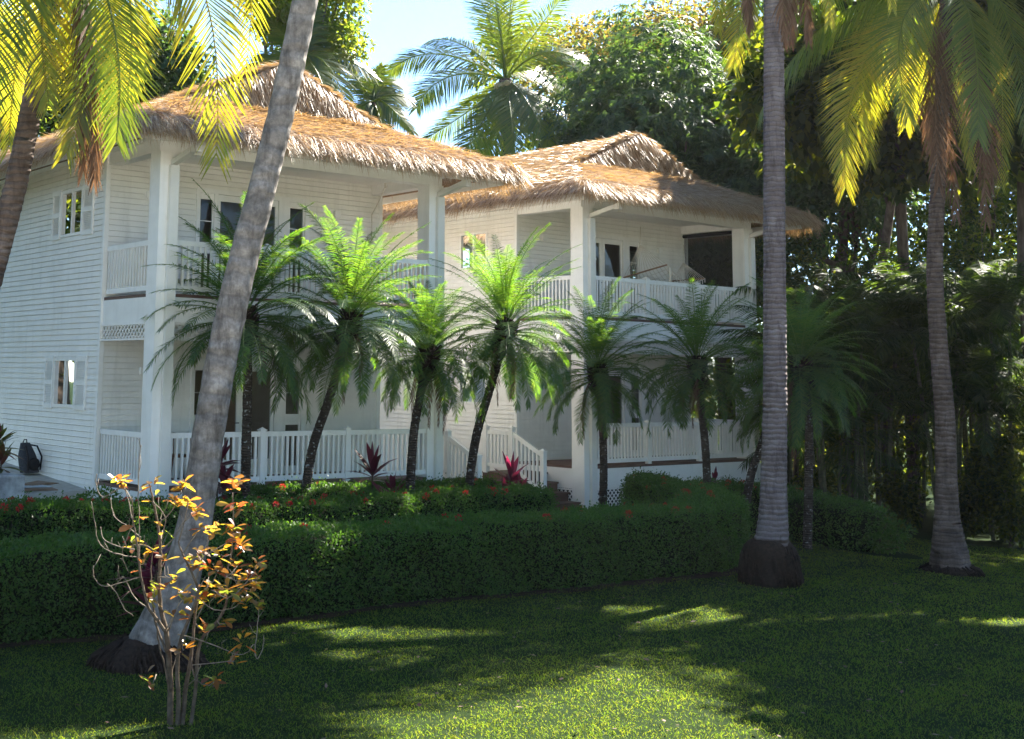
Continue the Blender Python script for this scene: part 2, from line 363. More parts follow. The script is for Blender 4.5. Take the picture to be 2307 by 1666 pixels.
# ------------------------------------------------------------------ the two cottages
W, D, BACK, Z2, ZT = 6.32, 2.1, 8.6, 3.29, 5.95
def siding(mb, O, A, N, a0, a1, z0, z1, openings=(), h=.105):
    O, A, N = np.array(O, float), np.array(A, float), np.array(N, float)
    nk = int(math.ceil((z1-z0)/h))
    def pt(a, z, off): q = O+A*a+N*off; return (q[0], q[1], z)
    for k in range(nk):
        zb, zt = z0+k*h, min(z0+(k+1)*h, z1)
        cuts = sorted({zb, zt}|{z for o in openings for z in (o[2], o[3]) if zb < z < zt})
        for c0, c1 in zip(cuts, cuts[1:]):
            zm = (c0+c1)/2; iv = [(a0, a1)]
            for o in openings:
                if o[2] < zm < o[3]:
                    nv = []
                    for p, q in iv:
                        if o[1] <= p or o[0] >= q: nv.append((p, q)); continue
                        if o[0] > p: nv.append((p, o[0]))
                        if o[1] < q: nv.append((o[1], q))
                    iv = nv
            off = lambda z: .024-.018*(z-zb)/h
            for p, q in iv:
                cb = c0+.0065 if c0 == zb else c0
                mb.quad(pt(p,cb,off(cb)), pt(q,cb,off(cb)), pt(q,c1,off(c1)), pt(p,c1,off(c1)))
                if c0 == zb: mb.quad(pt(p,zb-.001,-.016), pt(q,zb-.001,-.016), pt(q,cb,-.016), pt(p,cb,-.016)); mb.quad(pt(p,cb,-.016), pt(q,cb,-.016), pt(q,cb,.024), pt(p,cb,.024)); mb.quad(pt(p,zb,-.016), pt(q,zb,-.016), pt(q,zb,.006), pt(p,zb,.006))
def lattice(mb, O, A, Nn, length, z0, z1, step=.10, w=.024, frame=.03):
    """diagonal slats in a frame, in the plane through O along A"""
    O, A, Nn = np.array(O, float), np.array(A, float), np.array(Nn, float); H = z1-z0
    up = np.array([0,0,1.])
    for sg, off in ((1, .006), (-1, .018)):
        k = -H
        while k < length:
            s0, s1 = max(0, k), min(length, k+H)
            if s1-s0 > .02:
                za, zb = (s0-k, s1-k)
                if sg < 0: za, zb = H-za, H-zb
                p = O+A*s0+up*(z0+za)+Nn*off; q = O+A*s1+up*(z0+zb)+Nn*off
                mb.bar(p, q, .010, w, up=tuple(np.cross(np.cross(q-p, Nn), q-p)) if False else tuple(np.cross(Nn, nrm(q-p))))
            k += step*1.25
    for z in (z0+frame/2, z1-frame/2):
        mb.bar(O+A*0+up*z+Nn*.012, O+A*length+up*z+Nn*.012, .034, frame)
def railing(house, p, q, z, posts=(), n=None, name='railing'):
    mb = MB(); p, q = np.array(p, float), np.array(q, float); L = np.linalg.norm(q-p); d = (q-p)/L
    e = np.array([0,0,1.])
    mb.bar(p+e*(z+.885), q+e*(z+.885), .055, .09); mb.bar(p+e*(z+.10), q+e*(z+.10), .045, .09)
    n = n or int(round(L/.112))
    for i in range(n):
        t = (i+.5)/n*L
        if any(abs(t-c) < .07 for c in posts): continue
        c = p+d*t; mb.box((c[0]-.02, c[1]-.02, z+.145), (c[0]+.02, c[1]+.02, z+.84))
    r = mb.build(name, M['trim'], house)
    for c in posts: post(r, p+d*c, z, z+.99)
    return r
def post(parent, c, z0, z1, s=.052):
    mb = MB(); mb.box((c[0]-s, c[1]-s, z0), (c[0]+s, c[1]+s, z1-.045))
    mb.box((c[0]-s-.016, c[1]-s-.016, z1-.045), (c[0]+s+.016, c[1]+s+.016, z1-.022))
    t = .02
    mb.add([(c[0]-s,c[1]-s,z1-.022),(c[0]+s,c[1]-s,z1-.022),(c[0]+s,c[1]+s,z1-.022),(c[0]-s,c[1]+s,z1-.022),(c[0],c[1],z1+t)],
           [(0,1,4),(1,2,4),(2,3,4),(3,0,4)])
    return mb.build('railing_post', M['trim'], parent)
def window(house, y0, y1, z0, z1, x, sgn, cover, label=None):
    """sliding window in a side wall with frame, panes and something behind the glass"""
    mb = MB(); a, b = (x-.035, x+.05) if sgn < 0 else (x-.05, x+.035); t = .055
    mb.box((a,y0,z0),(b,y0+t,z1)); mb.box((a,y1-t,z0),(b,y1,z1))
    mb.box((a+.002,y0+t,z0),(b,y1-t,z0+t)); mb.box((a+.002,y0+t,z1-t),(b,y1-t,z1))
    ym = (y0+y1)/2; mb.box((a+.01,ym-.03,z0+t),(b,ym+.03,z1-t))
    fr = mb.build('window', M['trim'], house)
    g = MB(); xg = x+.005
    g.quad((xg,y0+t,z0+t),(xg,ym-.03,z0+t),(xg,ym-.03,z1-t),(xg,y0+t,z1-t))
    g.quad((xg,ym+.03,z0+t),(xg,y1-t,z0+t),(xg,y1-t,z1-t),(xg,ym+.03,z1-t))
    g.build('pane', M['glass'], fr)
    if cover:
        c = MB(); n = 26 if cover == 'curtain' else 22; xb = x-sgn*.065
        if cover == 'curtain':
            for i in range(n):
                p, q = y0+(y1-y0)*i/n, y0+(y1-y0)*(i+1)/n; o = lambda j: xb+.018*math.sin(j*1.9)
                c.quad((o(i),p,z0),(o(i+1),q,z0),(o(i+1),q,z1),(o(i),p,z1))
            c.build('curtain', M['curtain'], fr)
        else:
            for i in range(n):
                z = z0+(z1-z0)*(i+.5)/n; c.quad((xb-.012,y0,z+.012),(xb-.012,y1,z+.012),(xb+.012,y1,z-.012),(xb+.012,y0,z-.012))
            c.build('blind', M['blind'], fr)
    return fr
def shutter(house, y0, y1, z0, z1, x):
    mb = MB(); a, b = x-.05, x-.014; t = .05; zm = (z0+z1)/2
    mb.box((a,y0,z0),(b,y0+t,z1)); mb.box((a,y1-t,z0),(b,y1,z1))
    for p, q in ((z0,z0+.09),(zm-.045,zm+.045),(z1-.09,z1)): mb.box((a+.002,y0+t,p),(b,y1-t,q))
    for p, q in ((z0+.09,zm-.045),(zm+.045,z1-.09)):
        n = int((q-p)/.032)
        for i in range(n):
            z = p+(q-p)*(i+.5)/n
            mb.quad((a+.002,y0+t,z-.012),(a+.002,y1-t,z-.012),(b-.006,y1-t,z+.016),(b-.006,y0+t,z+.016))
            mb.quad((a+.002,y0+t,z-.012),(a+.002,y1-t,z-.012),(a+.006,y1-t,z-.002),(a+.006,y0+t,z-.002))
    mb.box((b-.004,y0+t,z0+.05),(b+.006,y1-t,z1-.05))
    mb.build('shutter', M['trim'], house)
PANES = dict(sl=(1.96,2.22), dl=(2.40,2.88), dr=(3.07,3.66), sr=(4.02,4.33))
def entrance(house, z):
    """glazed double door between two narrow sidelights"""
    y = D; top = z+2.12
    fr = MB()
    for a, b in ((1.86,1.93),(2.25,2.33),(3.73,3.98),(4.37,4.47)): fr.box((a,y-.05,z),(b,y+.06,top))
    fr.box((1.86,y-.055,top-.0),(4.47,y+.06,top+.09))
    fr.box((1.86,y-.052,z),(4.47,y+.055,z+.03))
    f = fr.build('door_frame', M['trim'], house)
    for k, (a, b) in (('dl',(2.335,2.965)),('dr',(2.972,3.725))):
        g0, g1 = PANES[k]; m = MB(); yy = y-.02
        zb, zt = z+.30, z+1.99
        m.box((a,yy,z+.035),(g0,yy+.045,top-.005)); m.box((g1,yy,z+.035),(b,yy+.045,top-.005))
        m.box((g0,yy+.001,z+.035),(g1,yy+.044,zb)); m.box((g0,yy+.001,zt),(g1,yy+.044,top-.005))
        d = m.build('door', M['trim'], house)
        g = MB(); g.quad((g0,yy+.02,zb),(g1,yy+.02,zb),(g1,yy+.02,zt),(g0,yy+.02,zt)); g.build('pane', M['glass'], d)
        hd = MB(); hx = b-.05 if k == 'dl' else a+.05
        hd.tube([(hx,yy,z+1.0),(hx,yy-.05,z+1.0),(hx+(-.09 if k == 'dl' else .09),yy-.055,z+1.0)], .009, 6); hd.build('handle', M['dark'], d)
    for k, (a, b) in (('sl',(1.93,2.25)),('sr',(3.98,4.37))):
        g0, g1 = PANES[k]; m = MB(); yy = y-.015
        m.box((a,yy,z+.03),(g0,yy+.045,top)); m.box((g1,yy,z+.03),(b,yy+.045,top))
        for p, q in ((.03,.15),(.95,1.16),(2.0,2.12)): m.box((g0,yy+.001,z+p),(g1,yy+.044,z+q))
        m.box((g0,yy+.015,z+1.57),(g1,yy+.03,z+1.585))
        d = m.build('sidelight', M['trim'], house)
        g = MB()
        for p, q in ((.15,.95),(1.16,2.0)): g.quad((g0,yy+.02,z+p),(g1,yy+.02,z+p),(g1,yy+.02,z+q),(g0,yy+.02,z+q))
        g.build('pane', M['glass'], d)
EV, ZE, PIT = 1.15, 6.05, .44
YB = BACK+1.0
def roof_h(x, y):
    sx = np.minimum(x+EV, W+EV-x); f = y+EV; b = YB-y
    side = ZE+PIT*sx
    gab = ZE+.43*(f)+ (1.0*sstep((y-.85)/.40))*5
    gabb = ZE+.43*(b)+ (1.0*sstep((BACK-1.9-y)/-.40*-1))*5
    z = np.minimum(side, np.minimum(gab, gabb))
    return z - .10*np.clip(1-np.minimum(sx, np.minimum(f, b))/.35, 0, 1)**2
def roof_mesh():
    xs = np.concatenate([np.linspace(-EV, W+EV, 90)]); ys = np.concatenate([np.linspace(-EV,.8,22)[:-1], np.linspace(.8,1.4,14)[:-1], np.linspace(1.4,YB,60)])
    X, Y = np.meshgrid(xs, ys); Z = roof_h(X, Y)
    V = np.stack([X, Y, Z], -1).reshape(-1,3); nx, ny = len(xs), len(ys)
    i = np.arange(ny-1)[:,None]*nx+np.arange(nx-1)[None,:]; i = i.ravel()[:,None]
    Fq = np.hstack([i, i+1, i+nx+1, i+nx])
    V2 = V.copy(); V2[:,2] -= .20
    sx = np.minimum(V[:,0]+EV, W+EV-V[:,0]); fy = np.minimum(V[:,1]+EV, YB-V[:,1])
    V2[:,2] = np.where(np.minimum(sx, fy) < 1.2, 5.86+np.minimum(sx, fy)*.1, 5.98)
    n = len(V); F2 = Fq[:,::-1]+n
    per = list(range(nx))+[j*nx+nx-1 for j in range(1,ny)]+[(ny-1)*nx+k for k in range(nx-2,-1,-1)]+[j*nx for j in range(ny-2,0,-1)]
    per = np.array(per); nx2 = np.roll(per,-1)
    Fs = np.stack([per+n, nx2+n, nx2, per], 1)
    return mesh_np('thatch_core', np.concatenate([V, V2]), np.concatenate([Fq, F2, Fs]))
def straw_mesh(seed):
    g = np.random.default_rng(seed); n = 130000
    x = g.uniform(-EV, W+EV, n); y = g.uniform(-EV, YB, n)
    k = int(n*.16); x[:k] = g.uniform(.9, W-.9, k); y[:k] = g.uniform(.72, 1.38, k)
    keep = (y < 7.5)|(g.random(n) < .3); x, y = x[keep], y[keep]
    e = .02; gx = (roof_h(x+e,y)-roof_h(x-e,y))/(2*e); gy = (roof_h(x,y+e)-roof_h(x,y-e))/(2*e)
    gl = np.sqrt(gx*gx+gy*gy); cap = np.minimum(1, 2.6/np.maximum(gl, 1e-3)); gx, gy = gx*cap, gy*cap
    Nn = nrm(np.stack([-gx, -gy, np.ones_like(gx)], 1)); Dn = nrm(np.stack([-gx, -gy, -(gx*gx+gy*gy)], 1))
    z = roof_h(x, y); P = np.stack([x, y, z], 1)
    L = g.uniform(.18,.40,len(x))
    # butt ends gather in courses, each a thick step over the one below
    s = (z-ZE)/PIT*1.09; L = np.where(gl < .8, g.uniform(.26,.40,len(x)), L); edge = np.floor(s/.30)*.30+.025*np.sin(x*3+y*2)+.02*np.sin(x*9-y*7)
    P = P-Dn*np.where(gl < .8, edge+L*.86-s+g.normal(0,.018,len(x)), 0)[:,None]; pz = roof_h(np.clip(P[:,0],-EV,W+EV), np.clip(P[:,1],-EV,YB)); P[:,2] = np.minimum(P[:,2], pz+.03)
    lift = np.where(gl < .8, g.uniform(.10,.26,len(x)), g.uniform(.03,.20,len(x)))
    Dd = nrm(Dn+g.normal(0,.16,(len(x),3))+Nn*lift[:,None]); Wv = nrm(np.cross(Dd, Nn+g.normal(0,.35,(len(x),3))))
    out = NP(); V, Fq = strips(P+Nn*.012, Dd, Wv, L, g.uniform(.003,.0075,len(x)), .10); out.add(V, Fq)
    # fringe hanging over the eaves
    m = 30000; per = np.array([W+2*EV, YB+EV, W+2*EV, YB+EV]); side = g.choice(4, m, p=[.36,.30,.08,.26])
    t = g.random(m); inn = g.uniform(0,.42,m)
    px = np.where(side==0, -EV+t*(W+2*EV), np.where(side==1, W+EV-inn, np.where(side==2, -EV+t*(W+2*EV), -EV+inn)))
    py = np.where(side==0, -EV+inn, np.where(side==2, YB-inn, -EV+t*(YB+EV)))
    od = np.array([[0,-1,0],[1,0,0],[0,1,0],[-1,0,0]], float)[side]
    # round the corners
    cx = np.clip(px, -EV+.25, W+EV-.25); cy = np.clip(py, -EV+.25, YB-.25)
    cd = np.stack([px-cx, py-cy, np.zeros(m)], 1); corner = (np.abs(px-cx) > 1e-6)&(np.abs(py-cy) > 1e-6)
    od = np.where(corner[:,None], nrm(cd), od)
    q = np.linalg.norm(cd[:,:2], axis=1); sc = np.where(corner&(q > .25), .25/np.maximum(q,1e-6), 1)
    px, py = cx+cd[:,0]*sc, cy+cd[:,1]*sc
    zz = ZE+.03+PIT*inn*.9-g.uniform(0,.15,m)
    Dd = nrm(od*g.uniform(.35,.85,(m,1))+np.array([0,0,-1.])*g.uniform(.5,1,(m,1))+g.normal(0,.17,(m,3)))
    Wv = nrm(np.cross(Dd, od+g.normal(0,.4,(m,3)))); lenv = g.uniform(.20,.40,m)*(1+.25*np.sin(t*60+side*3)*g.random(m))
    V, Fq = strips(np.stack([px, py, zz], 1), Dd, Wv, lenv, g.uniform(.0028,.006,m), .22); out.add(V, Fq)
    return out.mesh('thatch')
STRAW = straw_mesh(3)
STRAW.materials.append(M['thatch'])
CORE = roof_mesh(); CORE.materials.append(M['thatchcore'])
def cottage(h, label, mirror):
    x0, y0, a, z0 = HP[h]
    H = thing('cottage', label, 'house', (x0, y0, z0), a, 'white clapboard cottages with thatched roofs')
    mx = (lambda x: W-x) if mirror else (lambda x: x)
    zg = -1.25
    SW = [(3.08,4.07,1.27,2.20),(3.08,4.07,4.53,5.44)]
    w = MB(); op = [(1.90,4.43,0.0,2.12),(1.90,4.43,Z2,Z2+2.12)]
    siding(w, (0,D,0), (1,0,0), (0,-1,0), 0, W, zg, ZT, op)
    siding(w, (0,0,0), (0,1,0), (-1,0,0), D, BACK, zg, ZT, SW)
    siding(w, (W,0,0), (0,1,0), (1,0,0), D, BACK, zg, ZT, SW)
    bo = [(1.2,2.7,.95,2.15),(3.6,5.0,.95,2.15),(1.5,2.6,4.3,5.4)]
    siding(w, (0,BACK,0), (1,0,0), (0,1,0), 0, W, zg, ZT, bo)
    wall = w.build('wall', M['siding'], H)
    for xx, sx in ((0,-1),(W,1)):
        a0, a1 = sorted((xx-sx*.055, xx+sx*.032))
        for ya, yb in ((D-.032,D+.055),(BACK-.055,BACK+.032)):
            ct = MB(); ct.box((a0,ya,zg),(a1,yb,ZT)); ct.build('corner_trim', M['trim'], wall)
    # rooms behind the openings
    rm = MB(); e = .10
    def face(ax, c, lo, hi, ops):
        """a wall plane with rectangular holes: lo/hi along the other horizontal axis and z handled by strips"""
        us = sorted({lo[0], hi[0]}|{q for o in ops for q in (o[0], o[1])}); zs = sorted({lo[1], hi[1]}|{q for o in ops for q in (o[2], o[3])})
        for u0, u1 in zip(us, us[1:]):
            for q0, q1 in zip(zs, zs[1:]):
                um, zm = (u0+u1)/2, (q0+q1)/2
                if any(o[0] < um < o[1] and o[2] < zm < o[3] for o in ops): continue
                if ax == 0: rm.quad((c,u0,q0),(c,u1,q0),(c,u1,q1),(c,u0,q1))
                else: rm.quad((u0,c,q0),(u1,c,q0),(u1,c,q1),(u0,c,q1))
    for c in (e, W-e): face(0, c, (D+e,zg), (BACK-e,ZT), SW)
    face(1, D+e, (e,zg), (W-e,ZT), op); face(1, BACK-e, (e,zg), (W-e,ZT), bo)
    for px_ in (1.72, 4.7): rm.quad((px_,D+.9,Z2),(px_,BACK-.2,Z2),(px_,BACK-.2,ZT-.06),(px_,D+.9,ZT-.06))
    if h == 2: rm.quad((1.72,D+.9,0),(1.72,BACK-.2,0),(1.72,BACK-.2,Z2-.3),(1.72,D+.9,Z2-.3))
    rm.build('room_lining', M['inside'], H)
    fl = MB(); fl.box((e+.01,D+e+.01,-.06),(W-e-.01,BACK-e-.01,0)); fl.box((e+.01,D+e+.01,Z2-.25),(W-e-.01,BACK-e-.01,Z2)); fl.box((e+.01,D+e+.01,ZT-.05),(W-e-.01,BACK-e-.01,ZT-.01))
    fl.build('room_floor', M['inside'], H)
    # roof
    rf = link('roof', CORE if not CORE.users else CORE, None, H); st = bpy.data.objects.new('thatch', STRAW); COL.objects.link(st); st.parent = rf
    fa = MB(); o = .86
    for z0_, z1_ in ((5.75,5.99),):
        fa.box((-o,-o,z0_),(W+o,-o+.04,z1_)); fa.box((-o,BACK+o-.04,z0_),(W+o,BACK+o,z1_))
        fa.box((-o,-o+.04,z0_),(-o+.04,BACK+o-.04,z1_)); fa.box((W+o-.04,-o+.04,z0_),(W+o,BACK+o-.04,z1_))
    fa.build('fascia', M['fascia'], H)
    so = MB(); so.box((-o+.04,-o+.04,ZT+.001),(W+o-.04,BACK+o-.04,ZT+.03)); so.build('soffit', M['trim'], H)
    be = MB()
    be.box((0,.045,5.74),(W,.30,ZT)); be.box((.005,.30,5.742),(.26,D-.03,ZT)); be.box((W-.26,.30,5.742),(W-.005,D-.03,ZT))
    be.build('beam', M['trim'], H)
    zp = -1.02 if h == 2 else -1.05
    for i, xx in enumerate((0, W-.36)):
        pl = MB(); pl.box((xx,0,zp),(xx+.36,.37,5.742))
        p = pl.build('pillar', M['trim'], H)
        ds = MB(); dx = xx+.245
        ds.box((dx-.085,-.085,zp+.02),(dx+.085,-.002,5.50)); ds.box((dx-.092,-.092,1.55 if i else 4.55),(dx+.092,-.001,(1.55 if i else 4.55)+.05))
        ds.bar((dx,-.02,5.55),(dx,-o+.1,5.70),.11,.09); ds.box((dx-.06,-o-.045,5.63),(dx+.06,-o+.10,5.78))
        ds.build('downspout', M['fascia'], p)
    # decks
    for nm, z, lt in (('upper_deck', Z2, (2.50,2.80)), ('porch_deck', 0, (-1.10,-.50))):
        dk = MB(); dk.box((.02,.025,z-.055),(W-.02,D-.02,z)); d = dk.build(nm, M['deck'], H)
        bd = MB(); zb = z-.49
        bd.box((.36,.03,zb),(W-.36,.09,z-.057)); bd.box((.004,.37,zb),(.05,D-.022,z-.057)); bd.box((W-.05,.37,zb),(W-.004,D-.022,z-.057))
        if z > 1: bd.box((.05,.09,z-.14),(W-.05,D-.022,z-.101))
        bd.build('deck_skirt', M['trim'], d)
        la = MB()
        lattice(la, (.36,.10,0), (1,0,0), (0,-1,0), W-.72, *lt)
        lattice(la, (.02,.37,0), (0,1,0), (-1,0,0), D-.40, *lt); lattice(la, (W-.02,.37,0), (0,1,0), (1,0,0), D-.40, *lt)
        la.build('lattice', M['trim'], d)
    bk = MB(); bk.box((.3,.5,zg),(W-.3,D-.05,-.12)); bk.build('crawl_space_shade', M['dark'], H)  # near-black box standing in for the shade under the porch
    for z in (0, Z2):
        railing(H, (.36,.07,0), (W-.36,.07,0), z, (1.87,3.73))
        for xx, stair in ((.06, not mirror), (W-.06, mirror)):
            if z == 0 and stair: railing(H, (xx,.37,0), (xx,.43,0), z, (), 1, 'railing_stub') if False else None
            else: railing(H, (xx,.37,0), (xx,D-.06,0), z)
        entrance(H, z)
        # wall lamps and outlet boxes
        for xx, dz in ((.85,2.0),(5.15,2.0)):
            l = MB(); l.box((xx-.07,D-.10,z+dz-.09),(xx+.07,D-.02,z+dz+.03)); l.box((xx-.05,D-.085,z+dz-.11),(xx+.05,D-.03,z+dz-.089)); l.build('wall_lamp', M['trim'], H)
    for sgn, xx in ((-1,0),(1,W)):
        for (ya, yb, za, zb), cv in zip(SW, ('curtain', 'blind' if h == 2 else None)):
            window(H, ya, yb, za, zb, xx, sgn, cv)
            if h == 1 and sgn < 0:
                shutter(H, ya-.50, ya-.01, za-.03, zb+.03, xx); shutter(H, yb+.01, yb+.42, za-.03, zb+.03, xx)
    bw = MB()
    for a_, b_, c_, d_ in bo:
        for q in ((a_,c_,a_+.06,d_),(b_-.06,c_,b_,d_),(a_+.06,c_,b_-.06,c_+.06),(a_+.06,d_-.06,b_-.06,d_),((a_+b_)/2-.025,c_+.06,(a_+b_)/2+.025,d_-.06)):
            bw.box((q[0],BACK-.05,q[1]),(q[2],BACK+.04,q[3]))
    bw.build('rear_window', M['trim'], H)
    if h == 2:
        ms = MB(); xs_ = W-.16
        for i_ in range(12):
            za, zb = Z2+.95+i_*(1.43/12), Z2+.95+(i_+1)*(1.43/12); o_ = lambda k: .012*math.sin(k*1.1)
            ms.quad((xs_+o_(i_),.40,za),(xs_+o_(i_),D-.06,za),(xs_+o_(i_+1),D-.06,zb),(xs_+o_(i_+1),.40,zb))
        sc_ = ms.build('shade_screen', M['screen'], H); rl = MB(); rl.tube([(xs_,.39,Z2+2.40),(xs_,D-.04,Z2+2.40)], .045, 8); rl.build('roller', M['packdark'], sc_)
    # stairs at the open side of the porch
    sgn = -1 if not mirror else 1
    xa = 0 if not mirror else W; wd = 1.1
    stp = MB(); tr = [(1.12,D-.03,-.18),(.79,1.12,-.37),(.46,.79,-.57),(.13,.46,-.76)]
    for ya, yb, z in tr:
        u, v = sorted((xa+sgn*.02, xa+sgn*wd)); stp.box((u,ya,-1.2),(v,yb-.001,z-.04)); stp.box((u-.01,ya-.03,z-.04),(v+.01,yb-.001,z))
    sc = stp.build('staircase', M['deck'], H)
    xr = xa+sgn*(wd+.0); A_, B_, C_ = (xr,1.95), (xr,1.12), (xr,.17)
    sr = MB()
    sr.bar((*A_,.70),(*B_,.70),.055,.09); sr.bar((*A_,-.02),(*B_,-.02),.045,.07)
    sr.bar((*B_,.70),(*C_,.26),.055,.09); sr.bar((*B_,-.06),(*C_,-.50),.045,.07)
    for i in range(7):
        y = A_[1]+(B_[1]-A_[1])*(i+.5)/7; sr.box((xr-.02,y-.02,.0),(xr+.02,y+.02,.67))
    for i in range(8):
        t = (i+.5)/8; y = B_[1]+(C_[1]-B_[1])*t; sr.box((xr-.02,y-.02,-.06-.44*t),(xr+.02,y+.02,.68-.44*t))
    srl = sr.build('stair_railing', M['trim'], sc)
    for c, za, zb in ((A_,-.2,.85),(B_,-.25,.85),(C_,-1.0,.40)): post(srl, c, za, zb)
    return H
H1 = cottage(1, 'larger nearer white clapboard cottage with orange thatch and shuttered side windows', True)
H2 = cottage(2, 'white clapboard cottage farther back with a hammock on its upper porch', False)
# ------------------------------------------------------------------ ground
def ground():
    xs = np.unique(np.concatenate([np.linspace(-300,-30,14), np.linspace(-30,30,121), np.linspace(30,300,14)]))
    ys = np.unique(np.concatenate([np.linspace(-120,-10,8), np.linspace(-10,45,111), np.linspace(45,600,20)]))
    X, Y = np.meshgrid(xs, ys); V = np.stack([X, Y, gz(X, Y)], -1).reshape(-1,3); nx, ny = len(xs), len(ys)
    i = (np.arange(ny-1)[:,None]*nx+np.arange(nx-1)[None,:]).ravel()[:,None]
    tag(link('lawn', mesh_np('lawn', V, np.hstack([i, i+1, i+nx+1, i+nx])), M['lawn'], smooth=True), kind='structure')
ground()
def ribbon(name, pts, wl, wr, mat, lift=.02, n=40):
    """a sheet lying on the ground along pts"""
    P = poly(pts, n); T = nrm(np.gradient(P, axis=0)); Nn = np.stack([-T[:,1], T[:,0]], 1); V = []
    for j in range(7):
        q = P+Nn*(wl+(wr-wl)*j/6)+.06*np.sin(np.arange(n)*1.7+j)[:,None]*Nn*(1 if j in (0,6) else 0)
        V.append(np.stack([q[:,0], q[:,1], gz(q[:,0], q[:,1])+lift], 1))
    V = np.stack(V, 1).reshape(-1,3); i = (np.arange(n-1)[:,None]*7+np.arange(6)[None,:]).ravel()[:,None]
    return tag(link(name, mesh_np(name, V, np.hstack([i, i+7, i+8, i+1])), mat, smooth=True), kind='structure')
def poly(pts, n):
    """smooth resampled 2-d path"""
    p = np.array(pts, float); k = len(p)
    s = np.linspace(0, k-1, n); i = np.minimum(s.astype(int), k-2); f = (s-i)[:,None]
    g = lambda j: p[np.clip(j, 0, k-1)]
    a, b, c, d = g(i-1), g(i), g(i+1), g(i+2)
    q = .5*((2*b)+(-a+c)*f+(2*a-5*b+4*c-d)*f*f+(-a+3*b-3*c+d)*f**3)
    L = np.concatenate([[0], np.cumsum(np.linalg.norm(np.diff(q, axis=0), axis=1))])
    t = np.linspace(0, L[-1], n)
    return np.stack([np.interp(t, L, q[:,0]), np.interp(t, L, q[:,1])], 1)
FRONT = [(-7.2,14.6),(-4.2,16.2),(-1.5,17.75),(1.0,19.5),(3.2,20.9),(4.8,21.9),(5.75,23.0),(5.9,24.4),(5.55,25.8),(5.2,26.9)]
SECOND = [(-7.0,18.0),(-5.2,18.9),(-2.8,20.0),(0,21.6),(3.0,23.35)]
THIRD = [(-2.6,22.1),(-.6,23.4),(1.0,24.6),(2.3,25.6)]
RIGHT = [(6.6,28.3),(7.6,27.5),(8.7,26.6),(9.6,25.7)]
ribbon('flower_bed', [(-7.2,14.4),(-4.2,16.0),(-1.5,17.55),(1.0,19.3),(3.2,20.7),(4.9,21.7),(5.9,22.9)], -.62, 2.2, M['soil'], .016)
ribbon('flower_bed', [(-6.2,19.6),(-2.6,21.2),(.4,23.0),(2.8,24.9)], -1.2, 2.0, M['soil'], .012)
ribbon('garden_path', [tuple(glob(2,p)[:2]) for p in ((-3.5,-1.4,0),(-1,-1.2,0),(1.2,-1.0,0),(3.5,-1.0,0))], -1.1, .95, M['concrete'], .03)
sl = MB(); P_ = [glob(1,p) for p in ((-1.25,2.3,-.20),(.0,2.3,-.17),(.0,8.6,.22),(-1.25,8.6,.20))]
sl.add(P_+[p-np.array([0,0,.25]) for p in P_], [(0,1,2,3),(0,4,5,1),(1,5,6,2),(2,6,7,3),(3,7,4,0)])
tag(sl.build('side_path', M['concrete']), kind='structure')
